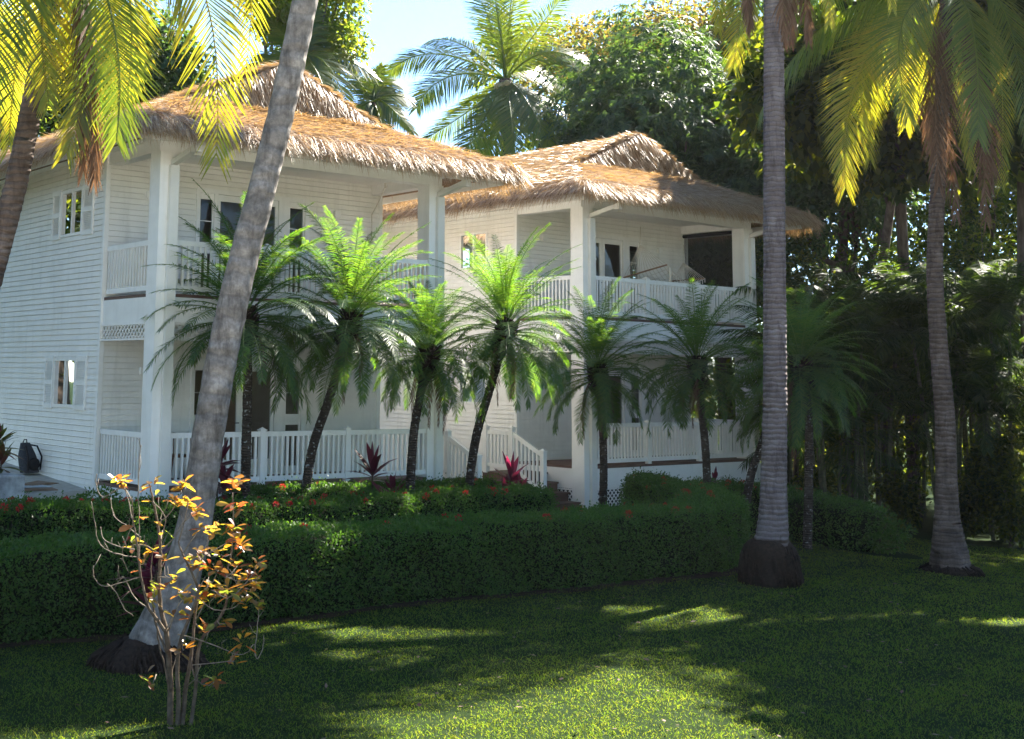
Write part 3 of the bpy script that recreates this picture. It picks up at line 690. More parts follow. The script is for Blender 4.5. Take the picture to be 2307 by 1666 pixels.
# ------------------------------------------------------------------ hedges
def hedge(name, label, pts, wid, top, dens, blossoms=(), ends=True, sag=0, mats=('hedge','hedgecore'), leaf=.052):
    n = 60; P = poly(pts, n); T = nrm(np.gradient(P, axis=0)); Nn = np.stack([-T[:,1], T[:,0]], 1)
    s = np.linspace(0,1,n)
    tops = np.array([top(t) if callable(top) else top for t in s])
    g = np.random.default_rng(len(label)); ctr = P.mean(0); z0 = float(gz(*ctr))
    H = thing(name, label, 'hedge', (ctr[0], ctr[1], z0), 0, 'clipped hedges round the cottages'); o = np.array([ctr[0], ctr[1], z0])
    def section(grow):
        rows = []
        for i in range(n):
            e = 1.0
            if ends: e = min(1, math.sqrt(max(0.02, 1-(max(0, .35-min(i, n-1-i)*np.linalg.norm(P[1]-P[0]))/.35)**2)))
            w = wid/2*e+grow; h = tops[i]+grow*.7-(1-e)*.15; b = float(gz(*P[i]))-.05
            pr = [(-w*.92,b),(-w,b+.25*(h-b)),(-w*1.01,b+.80*(h-b)),(-w*.95,h-.03),(-w*.5,h),(w*.5,h),(w*.95,h-.03),(w*1.01,b+.80*(h-b)),(w,b+.25*(h-b)),(w*.92,b)]
            rows.append([(P[i][0]+Nn[i][0]*a+.05*math.sin(i*.9+j), P[i][1]+Nn[i][1]*a+.05*math.cos(i*1.3+j*2), z+.03*math.sin(i*.7+j*1.1)) for j, (a, z) in enumerate(pr)])
        return np.array(rows)
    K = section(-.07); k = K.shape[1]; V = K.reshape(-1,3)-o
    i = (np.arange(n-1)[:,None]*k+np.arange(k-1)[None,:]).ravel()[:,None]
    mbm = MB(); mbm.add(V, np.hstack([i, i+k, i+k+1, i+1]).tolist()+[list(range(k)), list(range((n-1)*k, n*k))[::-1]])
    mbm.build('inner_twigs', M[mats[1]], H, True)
    K = section(0); ln = np.linalg.norm(P[1]-P[0])
    per = np.linalg.norm(np.diff(K, axis=1), axis=2)       # n,k-1
    area = per[:-1]*ln; pr = area.ravel()/area.sum(); tot = int(area.sum()*dens)
    c = g.choice(len(pr), tot, p=pr); ci, cj = c//(k-1), c%(k-1); f = g.random((tot,1)); q = g.random((tot,1))
    A = K[ci,cj]*(1-f)+K[ci+1,cj]*f; B = K[ci,cj+1]*(1-f)+K[ci+1,cj+1]*f; Q = A*(1-q)+B*q
    nn = nrm(np.cross(K[ci+1,cj]-K[ci,cj], K[ci,cj+1]-K[ci,cj])); cen = np.stack([P[ci][:,0], P[ci][:,1], np.full(tot, z0+.4)], 1)
    nn = np.where(((Q-cen)*nn).sum(1, keepdims=True) < 0, -nn, nn)
    # shoots: leaves gather in small tufts, with a few long shoots
    lump = (np.sin(Q[:,0]*7+Q[:,2]*9)*np.sin(Q[:,1]*8-Q[:,2]*5)*.5+.5)
    Q = Q+nn*(g.normal(0,.022,(tot,1))+.08*(lump[:,None]-.5)+np.where(g.random((tot,1)) < .045, g.uniform(.03,.13,(tot,1)), 0))+g.normal(0,.012,(tot,3))
    Dd = nrm(nn*g.uniform(.1,1,(tot,1))+g.normal(0,.6,(tot,3))+np.array([0,0,.35])); nv = nrm(nn+g.normal(0,.5,(tot,3))+np.array([0,0,.4]))
    V, Fq = leaves(Q-o, Dd, nv, leaf*g.uniform(.6,1.25,tot), leaf*.26*g.uniform(.7,1.2,tot), .1)
    link('foliage', mesh_np('hedge_leaves', V, Fq), M[mats[0]], H)
    for mk, cnt, tlo, thi in blossoms:
        B_ = NP()
        for _ in range(cnt):
            i = int(g.uniform(tlo, thi)*(n-1)); j = int(g.choice([3,4,5,5,6,7,7,8], 1)[0]) if True else 0
            i = min(i, n-2); j = min(j, k-2)
            c0 = K[i,j]*(1-.5)+K[i+1,j+1]*.5-o; m = int(g.integers(16,40)); rr = g.uniform(.03,.075)
            d = nrm(g.normal(size=(m,3))+np.array([0,0,.3])); V, Fq = leaves(c0+np.array([0,0,.035])+d*rr*.6, d+g.normal(0,.4,(m,3)), g.normal(size=(m,3)), np.full(m,.045), np.full(m,.016)); B_.add(V, Fq)
        tag(link('blossom', B_.mesh('blossoms'), M[mk], H), kind='stuff')
    return H
hedge('hedge', 'long curved front hedge bordering the open lawn, hooking back at its right end', FRONT, 1.05, lambda t: -.16-.05*t+.22*max(0,t-.72)/.28, 2600, [('blossom',16,.2,.6),('blossomo',70,.6,1)])
hedge('hedge', 'second hedge dotted with red flowers, between the front hedge and the palms', SECOND, .95, lambda t: .0+.04*math.sin(t*9)-.05*t, 2400, [('blossom',130,.05,.92)])
hedge('hedge', 'low thin hedge along the foot of the nearer cottage porch railing', THIRD, .7, lambda t: .0-.06*t, 2400, [('blossom',16,0,1)])
hedge('hedge', 'shady hedge sloping down to the lawn right of the farther cottage', RIGHT, 1.5, lambda t: -.22-.3*t*t, 1700, [('blossomo',14,0,.6)])
def bush(label, c, r, nl, mat='hedge', leaf=.09, cat='bush', name='bush'):
    z = float(gz(c[0], c[1])); B = thing(name, label, cat, (c[0], c[1], z))
    g = np.random.default_rng(len(label)+nl); p, d = cloud_pts((0,0,r[2]*.75), r, nl, .3, 9, len(label))
    p[:,2] = np.abs(p[:,2])
    V, Fq = leaves(p, d+g.normal(0,.5,(nl,3))+np.array([0,0,.3]), g.normal(0,.6,(nl,3))+np.array([0,0,1]), leaf*g.uniform(.6,1.2,nl), leaf*.22*g.uniform(.8,1.2,nl), .15)
    link('foliage', mesh_np('bush_leaves', V, Fq), M[mat], B)
    st = MB()
    for i in range(9):
        q = p[g.integers(nl)]; st.tube([(q[0]*.05,q[1]*.05,0),(q[0]*.4,q[1]*.4,q[2]*.5),tuple(q*.9)], [.014,.009,.004], 5)
    st.build('stems', M['shrubstem'], B); return B
p = atY(238,1080,20.9); bush('dark leafy bush by the corner of the nearer cottage, beside the side path', (p[0],p[1]), (.62,.55,.62), 2600, leaf=.08)
p = atY(1960,1200,25.6); bush('loose dark bush at the low right end of the sloping hedge', (p[0]+.1,p[1]), (.7,.6,.45), 2200, leaf=.10)
# ------------------------------------------------------------------ cordylines
def cordyline(label, c, heads, mat='cordy', seed=1):
    """heads: list of (dx, dy, height, leaf length, leaves)"""
    z = float(gz(c[0], c[1])); C = thing('cordyline', label, 'plant', (c[0], c[1], z), 0, 'crimson leaved garden plants'); g = np.random.default_rng(seed)
    A = NP(); st = MB()
    for dx, dy, h, ll, n in heads:
        st.tube([(dx*.3,dy*.3,-.05),(dx*.7,dy*.7,h*.5),(dx,dy,h)], [.022,.018,.014], 6)
        az = np.arange(n)*2.4+g.uniform(0,.5,n); el = np.linspace(-.35,1.45,n)+g.normal(0,.12,n)
        Dd = np.stack([np.cos(az)*np.cos(el), np.sin(az)*np.cos(el), np.sin(el)], 1); Wv = nrm(np.cross(Dd, np.array([0,0,1.])+g.normal(0,.15,(n,3))))
        P0 = np.stack([np.full(n,dx), np.full(n,dy), h-.22+np.linspace(0,.22,n)], 1)
        V, Fq = strips(P0, Dd, Wv, ll*g.uniform(.75,1.1,n), np.full(n,.05), .22*g.uniform(.4,1.5,n), 3); A.add(V, Fq)
    link('leaves', A.mesh('cordyline_leaves'), M[mat], C); st.build('stems', M['shrubstem'], C); return C
p = atY(845,1075,22.6); cordyline('tall crimson cordyline with two heads before the left porch railing', (p[0],p[1]), [(-.05,0,1.45,.62,22),(.32,-.1,1.12,.5,18)], seed=2)
p = atY(1150,1085,24.2); cordyline('full crimson cordyline at the foot of the farther cottage stair railing', (p[0],p[1]), [(.02,0,1.25,.55,26),(.18,.1,1.0,.5,22),(-.12,-.1,.92,.5,18)], seed=3)
p = atY(490,1085,21.6); cordyline('dark crimson cordyline half hidden behind the leaning palm trunk', (p[0],p[1]), [(0,0,1.4,.55,24),(.1,0,1.05,.5,20)], seed=4)
p = atY(352,1270,15.45); cordyline('purple cordyline against the left side of the leaning palm', (p[0],p[1]), [(0,0,.95,.5,18),(-.1,.1,.6,.45,16)], seed=5)
p = atY(-8,1050,23.5); cordyline('green and red cordyline at the left edge beside the concrete block', (p[0],p[1]), [(0,0,1.0,.5,30),(.12,-.1,.7,.45,26)], 'cordyg', 6)
p = atY(1612,1120,27.6); cordyline('tiny magenta cordyline showing above the hedge under the farther porch', (p[0],p[1]), [(0,0,1.0,.30,9)], seed=7)
# ------------------------------------------------------------------ coconut palms
def trunk(parent, pts, rad, mat, name='trunk', rings=0, n=14, sub=6):
    pts = np.array(pts, float); k = len(pts); m = (k-1)*sub+1; s = np.linspace(0,k-1,m); i = np.minimum(s.astype(int),k-2); f = (s-i)[:,None]
    g = lambda j: pts[np.clip(j,0,k-1)]
    a, b, c, d = g(i-1), g(i), g(i+1), g(i+2)
    q = .5*((2*b)+(-a+c)*f+(2*a-5*b+4*c-d)*f*f+(-a+3*b-3*c+d)*f**3); r = np.interp(s, np.arange(k), rad)
    if rings:
        L = np.concatenate([[0], np.cumsum(np.linalg.norm(np.diff(q, axis=0), axis=1))]); mm = int(L[-1]/rings*3); t = np.linspace(0, L[-1], mm)
        q = np.stack([np.interp(t, L, q[:,j]) for j in range(3)], 1); r = np.interp(t, L, r)*(1+np.array([.028,.0,-.016])[np.arange(mm)%3]*rg.uniform(.1,1.5,mm)*(.45 if rings > .2 else 1))
        q = q+rg.normal(0,.003,q.shape)
    mb = MB(); mb.tube(q, list(r), n); return mb.build(name, M[mat], parent, True)
FR = {}
def px_frond(parent, base, pts, Y, mat, nl=88, ll=.75, w=.013, hang=.12, droop=.22, fwd=.8, dY=(0,0), name='frond', start=.1, ragged=.06, o=None, fold=0.0, r0=.026, up=(.15,-.75,.6)):
    """spine through two picture points at a real depth; base is the crown"""
    p1 = atY(pts[0][0], pts[0][1], Y+dY[0]); p2 = atY(pts[1][0], pts[1][1], Y+dY[1])
    c = 2*p1-.5*(np.asarray(base)+p2)
    path = bez(base, c, p2, 20)-o
    A = NP(); frond(A, path, nl, ll, w, hang, fwd, droop, start, r0, ragged, fold, up)
    return link(name, A.mesh(name), M[mat], parent)
def rnd_frond(parent, base, az, el, L, sag, mat, o, nl=80, ll=.75, w=.017, hang=.4, droop=.3, name='frond', ragged=.1, r0=.028):
    A = NP(); frond(A, arc_path(np.asarray(base)-o, az, el, L, sag, 18), nl, ll, w, hang, .55, droop, .1, r0, ragged)
    return link(name, A.mesh(name), M[mat], parent)
def coconuts(parent, c, n, r=.11, seed=0):
    g = np.random.default_rng(seed)
    for i in range(n):
        mb = MB(); a = i*2.4; mb.ell((c[0]+.24*math.cos(a), c[1]+.24*math.sin(a), c[2]-.25-.25*g.random()), (r,r,r*1.2), 10, 7); mb.build('coconut', M['coconut'], parent, True)
def dead_frond(parent, base, az, L, o, name='dead_frond', ll=.5, spread=.18, nl=60):
    b = np.asarray(base)-o; h = np.array([math.sin(az), math.cos(az), 0])
    path = bez(b, b+h*.45*spread*4+np.array([0,0,-.2]), b+h*spread*2.2+np.array([0,0,-L]), 16)
    A = NP(); frond(A, path, nl, ll, .016, 1.3, .5, .5, .15, .022, .3); return link(name, A.mesh(name), M['cocodead'], parent)
def roots(parent, c, r, h, n, name='root_mound', mat='boots', seed=0, rows=((1.0,-.25),(.97,.0),(.86,.25),(.66,.55),(.48,.85),(.36,1.05))):
    """mat of thin roots spreading from the foot of a palm"""
    g = np.random.default_rng(seed); mb = MB(); nu = 30; V = []
    for j, (a, z) in enumerate(rows):
        for k in range(nu):
            t = 2*math.pi*k/nu; q = 1+.10*math.sin(3*t+1)+.08*math.sin(7*t+j)+g.normal(0,.035); V.append((c[0]+r*a*q*math.cos(t), c[1]+r*a*q*math.sin(t), c[2]+h*z))
    mb.add(V, [(j*nu+k, j*nu+(k+1)%nu, (j+1)*nu+(k+1)%nu, (j+1)*nu+k) for j in range(len(rows)-1) for k in range(nu)])
    for i in range(n):
        t = g.uniform(0,6.283); z = g.uniform(.2,1.0)*h; a = r*np.interp(z/h, [q[1] for q in rows], [q[0] for q in rows])*g.uniform(.96,1.05); e = max(a*1.03, r*g.uniform(.95,1.15))
        mb.tube([(c[0]+a*math.cos(t), c[1]+a*math.sin(t), c[2]+z), (c[0]+(a+e)/2*1.05*math.cos(t+.06), c[1]+(a+e)/2*1.05*math.sin(t+.06), c[2]+z*.5+.02), (c[0]+e*math.cos(t+.1), c[1]+e*math.sin(t+.1), c[2]-.03)], [.017,.015,.011], 4)
    return mb.build(name, M[mat], parent, True)
def px_trunk(pts, Y):
    """(u, v, width px) -> centre points and radii at depth Y"""
    return [atY(u, v, Y) for u, v, w in pts], [w*Y/F_/2 for u, v, w in pts]
GP = 'coconut palms'
# A: dark palm at the left edge
YA = 15.5; c, r = px_trunk([(-185,1500,80),(-120,1000,62),(-42,700,56),(20,480,52),(62,290,50),(104,60,48),(132,-110,46),(150,-210,44)], YA)
oA = np.array([c[0][0], c[0][1], float(gz(c[0][0], c[0][1]))]); c[0][2] = oA[2]-.1
A_ = thing('coconut_palm', 'dark brown coconut palm at the left edge with yellow backlit fronds hanging down', 'palm tree', oA, 0, GP)
trunk(A_, [q-oA for q in c], r, 'brownbark', rings=.09); kA = c[-1]
for pts, m, dY, kw in [
    (((425,-95),(487,352)),'cocoLit',(.3,.6),dict(ll=.95,nl=68,w=.016)), (((500,-190),(552,165)),'cocoLit',(.5,1.0),dict(ll=.6,nl=54,w=.014)),
    (((205,60),(150,345)),'cocoLit',(-.2,-.4),dict(ll=.62,nl=70,w=.014)), (((252,40),(262,318)),'coco',(-.6,-1.0),dict(ll=.68,nl=72,w=.014)),
    (((215,20),(205,330)),'coco',(.4,.6),dict(ll=.6,nl=70,w=.014)), (((25,-60),(-60,300)),'coco',(-.8,-1.6),dict(ll=.95,nl=72,w=.016)), (((-40,-120),(-140,420)),'cocoLit',(.4,.8),dict(ll=.95,nl=72,w=.016)),
    (((60,20),(20,335)),'cocoLit',(.8,1.2),dict(ll=.6,nl=70,w=.014)), (((100,-20),(110,235)),'cocoLit',(-.3,-.6),dict(ll=.62,nl=70,w=.014)), (((280,-60),(285,235)),'cocoLit',(.5,.8),dict(ll=.62,nl=70,w=.014))]:
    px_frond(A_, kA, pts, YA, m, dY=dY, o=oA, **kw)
for az, el in ((.3,1.2),(1.2,.9),(2.3,1.0),(3.4,.8),(4.4,.9),(5.4,1.1)): rnd_frond(A_, kA, az, el, 3.6, 1.2, 'coco', oA)
for (u, v), (u2, v2) in (((185,60),(188,385)),((205,80),(212,402))):
    p1, p2 = atY(u, v, YA-.3), atY(u2, v2, YA-.2); A = NP(); frond(A, bez(kA, 2*p1-.5*(kA+p2), p2, 16)-oA, 70, .42, .014, 1.4, .5, .5, .25, .02, .3); link('dead_frond', A.mesh('dead_frond'), M['cocodead'], A_)
# B: grey leaning palm
YB_ = 14.6; c, r = px_trunk([(330,1520,150),(352,1450,122),(385,1370,98),(412,1290,84),(434,1200,78),(450,1110,74),(470,976,71),(506,773,70),(552,570,67),(598,400,63),(645,203,61),(688,0,60),(742,-230,58),(800,-470,55),(850,-690,52)], YB_)
oB = np.array([c[0][0], c[0][1], float(gz(c[0][0], c[0][1]))])
B_ = thing('coconut_palm', 'thick pale grey coconut palm leaning right across the nearer cottage', 'palm tree', oB, 0, GP)
trunk(B_, [q-oB for q in c], r, 'greybark', rings=.3, n=20); kB = c[-1]
roots(B_, (0,0,0), .58, .27, 220, 'root_mound', seed=1, rows=((1.0,-.25),(.98,.0),(.9,.25),(.74,.55),(.55,.85),(.40,1.05)))
for i in range(15): rnd_frond(B_, kB, i*2.4, 1.25-.085*i, 4.2, 1.0, 'coco', oB)
# C: tall straight palm right of the centre
YC = 20.9; c, r = px_trunk([(1735,1330,118),(1736,1268,92),(1739,1225,74),(1742,1160,62),(1743,1080,56),(1746,915,52),(1745,610,49),(1744,300,47),(1743,0,44),(1742,-120,42),(1741,-240,40)], YC)
oC = np.array([c[0][0], c[0][1], float(gz(c[0][0], c[0][1]))]); c[0][2] = oC[2]-.1
C_ = thing('coconut_palm', 'tall straight violet grey ringed coconut palm on the lawn at the hedge end', 'palm tree', oC, 0, GP)
trunk(C_, [q-oC for q in c], r, 'ringbark', rings=.11, n=18); kC = c[-1]
roots(C_, (0,0,0), .44, .64, 190, 'root_mound', seed=2, rows=((1.02,-.25),(1.04,.0),(1.02,.2),(.93,.42),(.95,.62),(.88,.85),(.70,1.0),(.52,1.06)))
for pts, m, dY, kw in [(((1650,-170),(1618,72)),'cocoLit',(.3,.5),dict(ll=.45)), (((1690,-70),(1652,152)),'cocoLit',(.2,.4),dict(ll=.62,nl=80)),
    (((1840,-190),(1868,55)),'cocoLit',(.4,.7),dict(ll=.5)), (((1930,-260),(2010,20)),'cocoLit',(.4,.7),dict(ll=.5))]:
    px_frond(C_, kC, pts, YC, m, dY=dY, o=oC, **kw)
for az_, el_ in ((2.95,.9),(2.8,.5),(2.65,.75),(2.9,.3),(2.5,.35)): rnd_frond(C_, kC, az_, el_, 2.0, .7, 'coco', oC, w=.026)  # extra short fronds out of view, added to shade the lawn
for (u, v), (u2, v2) in (((1775,-90),(1782,92)),((1800,-80),(1822,88)),((1690,-90),(1692,62)),((1760,-60),(1766,100))):
    p1, p2 = atY(u, v, YC-.2), atY(u2, v2, YC-.1); A = NP(); frond(A, bez(kC, 2*p1-.5*(kC+p2), p2, 16)-oC, 60, .35, .014, 1.4, .5, .5, .3, .02, .3); link('dead_frond', A.mesh('dead_frond'), M['cocodead'], C_)
for i in range(16):
    if 3.1 < (i*2.4+.4)%6.283 < 4.6 or 1.2 < (i*2.4+.4)%6.283 < 2.3: continue
    rnd_frond(C_, kC, i*2.4+.4, 1.35-.04*i, 4.0, .95, 'coco', oC)
# D: palm near the right edge
YD = 23.2; c, r = px_trunk([(2142,1275,98),(2138,1230,72),(2134,1170,54),(2132,1080,45),(2128,930,42),(2115,780,38),(2106,610,35),(2112,440,33),(2122,250,32),(2130,60,30),(2134,-20,30)], YD)
oD = np.array([c[0][0], c[0][1], float(gz(c[0][0], c[0][1]))]); c[0][2] = oD[2]-.1
D_ = thing('coconut_palm', 'slim brown coconut palm near the right edge with a skirt of dead fronds', 'palm tree', oD, 0, GP)
trunk(D_, [q-oD for q in c], r, 'brownbark', rings=.09, n=16); kD = c[-1]
roots(D_, (0,0,0), .50, .20, 90, 'root_mound', seed=3)
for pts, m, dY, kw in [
    (((1890,35),(1712,255)),'coco',(.4,1.0),dict(ll=1.0,hang=.8,nl=120,up=(0,-.3,1))), (((1950,135),(1905,425)),'cocoLit',(-.2,-.3),dict(ll=.85,nl=115)),
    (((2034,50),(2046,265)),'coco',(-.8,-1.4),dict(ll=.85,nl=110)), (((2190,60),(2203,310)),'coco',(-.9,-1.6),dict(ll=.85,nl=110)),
    (((2250,0),(2315,300)),'coco',(-.4,-.6),dict(ll=.85)), (((2088,110),(2040,285)),'cocoLit',(.5,.9),dict(ll=.6)),
    (((2240,90),(2255,420)),'cocoLit',(.8,1.2),dict(ll=.6)), (((1985,90),(1960,360)),'cocoLit',(.9,1.6),dict(ll=.8)),
    (((2160,150),(2190,380)),'cocoLit',(.9,1.3),dict(ll=.6)), (((2070,-60),(1985,120)),'coco',(1.0,2.0),dict(ll=.8)), (((1990,-140),(1880,-60)),'coco',(.4,.8),dict(ll=.8)), (((2240,-120),(2340,40)),'coco',(.4,.8),dict(ll=.8))]:
    px_frond(D_, kD, pts, YD, m, dY=dY, o=oD, **kw)
for i in range(26):
    if 2.5 < (i*2.4+.9)%6.283 < 3.8: continue
    rnd_frond(D_, kD, i*2.4+.9, 1.35-.035*i, 4.3, 1.0, 'coco', oD, nl=80, w=.016, ll=.8)
for k, ((u, v), (u2, v2), ll) in enumerate((((2108,160),(2116,420),.5),((2128,180),(2155,490),.45),((2095,130),(2100,330),.4),((2195,170),(2222,500),.45),((2215,190),(2235,440),.4))):
    p1, p2 = atY(u, v, YD-.25+.1*k), atY(u2, v2, YD-.2+.1*k); A = NP(); frond(A, bez(kD, 2*p1-.5*(kD+p2), p2, 16)-oD, 100, ll*1.1, .011, .9, .5, .6, .2, .02, .30); link('dead_frond', A.mesh('dead_frond'), M['cocodead'], D_)
# E: coconut palm behind, between the two roofs
YE = 42.; c, r = px_trunk([(1160,900,34),(1155,600,30),(1148,400,30),(1140,220,34),(1138,180,30)], YE)
c[0][2] = float(gz(c[0][0], c[0][1]))-.1; oE = np.array([c[0][0], c[0][1], c[0][2]])
E_ = thing('coconut_palm', 'coconut palm bearing nuts against the pale sky between the two roofs', 'palm tree', oE, 0, GP)
trunk(E_, [q-oE for q in c], r, 'brownbark'); kE = c[-1]; coconuts(E_, kE-oE+np.array([0,-.2,0]), 9, .15, 1)
for pts, dY, kw in [(((1150,20),(1168,-125)),(0,.3),{}), (((1108,60),(1062,-40)),(.3,.8),{}), (((1195,90),(1275,-15)),(.4,.8),{}), (((1125,60),(1100,-90)),(-.4,-.8),{}),
    (((985,122),(876,165)),(-.3,-.6),{}), (((1015,172),(938,245)),(-.9,-1.8),{}), (((1070,240),(952,318)),(-.5,-1),{}), (((1245,118),(1356,180)),(.2,.4),{}),
    (((1230,238),(1335,318)),(-.4,-.9),{}), (((1185,225),(1245,345)),(-1.2,-2.2),{}), (((1090,270),(1035,360)),(-1.2,-2.0),{}), (((1150,250),(1158,372)),(-1.6,-2.6),{}),
    (((1040,100),(962,95)),(.8,1.8),{}), (((1205,160),(1310,230)),(1.0,2.0),{}), (((1110,300),(1075,375)),(-.6,-.9),{}), (((1205,290),(1290,352)),(.4,.8),{}), (((1160,-10),(1200,-150)),(.6,1.2),{})]:
    px_frond(E_, kE, pts, YE, 'coco', dY=dY, o=oE, **{**dict(ll=1.0, nl=95, w=.019, r0=.045), **kw})
# F: feathery palms behind the nearer roof
def back_palm(label, hub, Y, tips, ll=.8, base=None, mat='coco'):
    k = atY(hub[0], hub[1], Y); o = np.array([k[0], k[1], float(gz(k[0], k[1]))])
    T = thing('feather_palm', label, 'palm tree', o, 0, 'palms behind the cottages'); trunk(T, [np.array([.1,.1,-.1]), np.array([0,.05,(k[2]-o[2])*.5]), k-o], [.2,.16,.14], 'brownbark')
    for p1, p2, d in tips: px_frond(T, k, (p1, p2), Y, mat, dY=(d*.5, d), o=o, ll=ll, nl=52, w=.026, r0=.04)
    return T
back_palm('feathery palm behind the peak of the nearer roof, drooping to the right', (677,132), 33., [((735,145),(795,268),-.5),((745,120),(842,172),.6),((625,128),(560,158),-.4),((700,90),(760,60),.8),((650,90),(600,40),.6),((715,165),(745,260),-1.2),((640,160),(600,230),-1),((690,70),(700,-20),.4)], .75)
back_palm('smaller palm right of the nearer roof peak with fronds ending in open sky', (842,232), 36., [((870,235),(932,300),-.5),((880,215),(925,225),.5),((815,240),(770,300),-.6),((845,195),(862,150),.5),((820,200),(790,160),.6),((855,265),(872,325),-.8),((870,190),(905,185),.9),((835,265),(825,330),-.9)], .6, mat='lime')
# ------------------------------------------------------------------ pygmy date palms in front of the cottages
def date_crown(seed, n=88, L=1.80, ll=.225):
    g = np.random.default_rng(seed); A = NP()
    for i in range(n):
        t = i/(n-1); el = 1.45-1.85*t**1.0+g.normal(0,.15); az = i*2.4+g.normal(0,.2)
        l = L*(1.06-.22*t)*g.uniform(.84,1.12)
        p = arc_path((0,0,.05-.3*t), az, el, l, g.uniform(.7,1.2)*(.85+.5*t), 12)
        frond(A, p, 54, ll*g.uniform(.9,1.1), .0072, .10, .55, .25, .14, .010, .09, .2)
    return A.mesh('date_crown')
CR = [date_crown(21), date_crown(22, 96, 1.85), date_crown(23, 76, 1.7)]
for m_ in CR: m_.materials.append(M['date'])
def boots_mesh():
    mb = MB(); g = np.random.default_rng(5)
    mb.tube([(0,0,-.62),(0,0,-.45),(0,0,-.1),(0,0,.15)], [.07,.15,.17,.09], 10)
    for i in range(120):
        a = i*2.4; z = -.5+.6*i/120; r = .15+.03*g.random()
        mb.bar((math.cos(a)*r*.7, math.sin(a)*r*.7, z-.03), (math.cos(a)*(r+.05), math.sin(a)*(r+.05), z+.07), .05, .018)
    me = bpy.data.meshes.new('leaf_bases'); me.from_pydata(mb.v, [], mb.f); me.update(); me.materials.append(M['boots']); return me
BOOT = boots_mesh()
def date_palm(label, pts, Y, crown, cs=1.0, rot=0, dead=3, seed=0, boot=1.0, dY=0):
    """pts: (u, v) from base to bud"""
    n = len(pts); c = [atY(u, v, Y+dY*i/(n-1)) for i, (u, v) in enumerate(pts)]
    o = np.array([c[0][0], c[0][1], float(gz(c[0][0], c[0][1]))]); c[0] = o-np.array([0,0,.08])
    P = thing('date_palm', label, 'palm tree', o, 0, 'small feathery date palms before the cottages'); g = np.random.default_rng(seed+50)
    trunk(P, [q-o for q in c], np.linspace(.085,.07,n)*1.0, 'datebark', rings=.045, n=12)
    k = c[-1]-o; ax = Vector(c[-1]-c[-2]).normalized(); q = Vector((0,0,1)).rotation_difference(ax); top = Vector(k)+ax*.46*boot
    b = bpy.data.objects.new('leaf_bases', BOOT); COL.objects.link(b); b.parent = P; b.location = top; b.rotation_mode = 'QUATERNION'; b.rotation_quaternion = q; b.scale = (boot,)*3
    cr = bpy.data.objects.new('crown', CR[crown]); COL.objects.link(cr); cr.parent = P; cr.location = top; cr.rotation_euler = (ax.y*-.35, ax.x*.35, rot); cr.scale = (cs,)*3
    for i in range(dead):
        az = g.uniform(0,6.28); l = g.uniform(.8,1.25); h = np.array([math.sin(az), math.cos(az), 0]); t0 = np.array(top)-np.array([0,0,.2])
        A = NP(); frond(A, bez(t0, t0+h*.42+np.array([0,0,-.1]), t0+h*.30+np.array([0,0,-l]), 14), 34, .17, .007, 1.2, .5, .4, .3, .010, .25)
        link('dead_frond', A.mesh('dead_frond'), M['cocodead'], P)
    return P
date_palm('broad date palm directly right of the leaning grey trunk', [(553,1095),(556,960),(558,830),(556,768)], 22.0, 0, 1.16, .3, 4, 1)
date_palm('date palm leaning right with a white speckled trunk, before the nearer cottage porch', [(676,1120),(700,1030),(738,910),(768,815),(777,775)], 22.7, 1, 1.06, 1.2, 4, 2)
date_palm('short date palm with dark trunk before the right pillar of the nearer cottage', [(918,1100),(930,1000),(945,900),(955,850)], 23.5, 2, .88, 2.1, 4, 3)
date_palm('leaning date palm with sunlit yellow green crown between the two cottages', [(1043,1115),(1068,1010),(1100,890),(1122,815),(1128,790)], 24.2, 1, 1.02, 3.0, 6, 4)
date_palm('upright date palm before the left pillar of the farther cottage', [(1357,1170),(1360,1050),(1356,940),(1350,880)], 27.4, 0, .98, 4.2, 4, 5, dY=-.2)
date_palm('date palm before the porch railing of the farther cottage, bulging dark crown base', [(1597,1130),(1590,1020),(1580,920),(1575,868)], 27.3, 2, 1.08, 5.0, 3, 6)
date_palm('shaded date palm just right of the tall straight palm', [(1818,1222),(1822,1080),(1822,940),(1812,872)], 25.2, 1, .95, .9, 2, 7)
date_palm('date palm on a slanting trunk, its crown hidden behind the tall straight palm', [(1668,1165),(1690,1080),(1715,1005),(1732,950)], 26.4, 2, .80, 1.9, 2, 8)
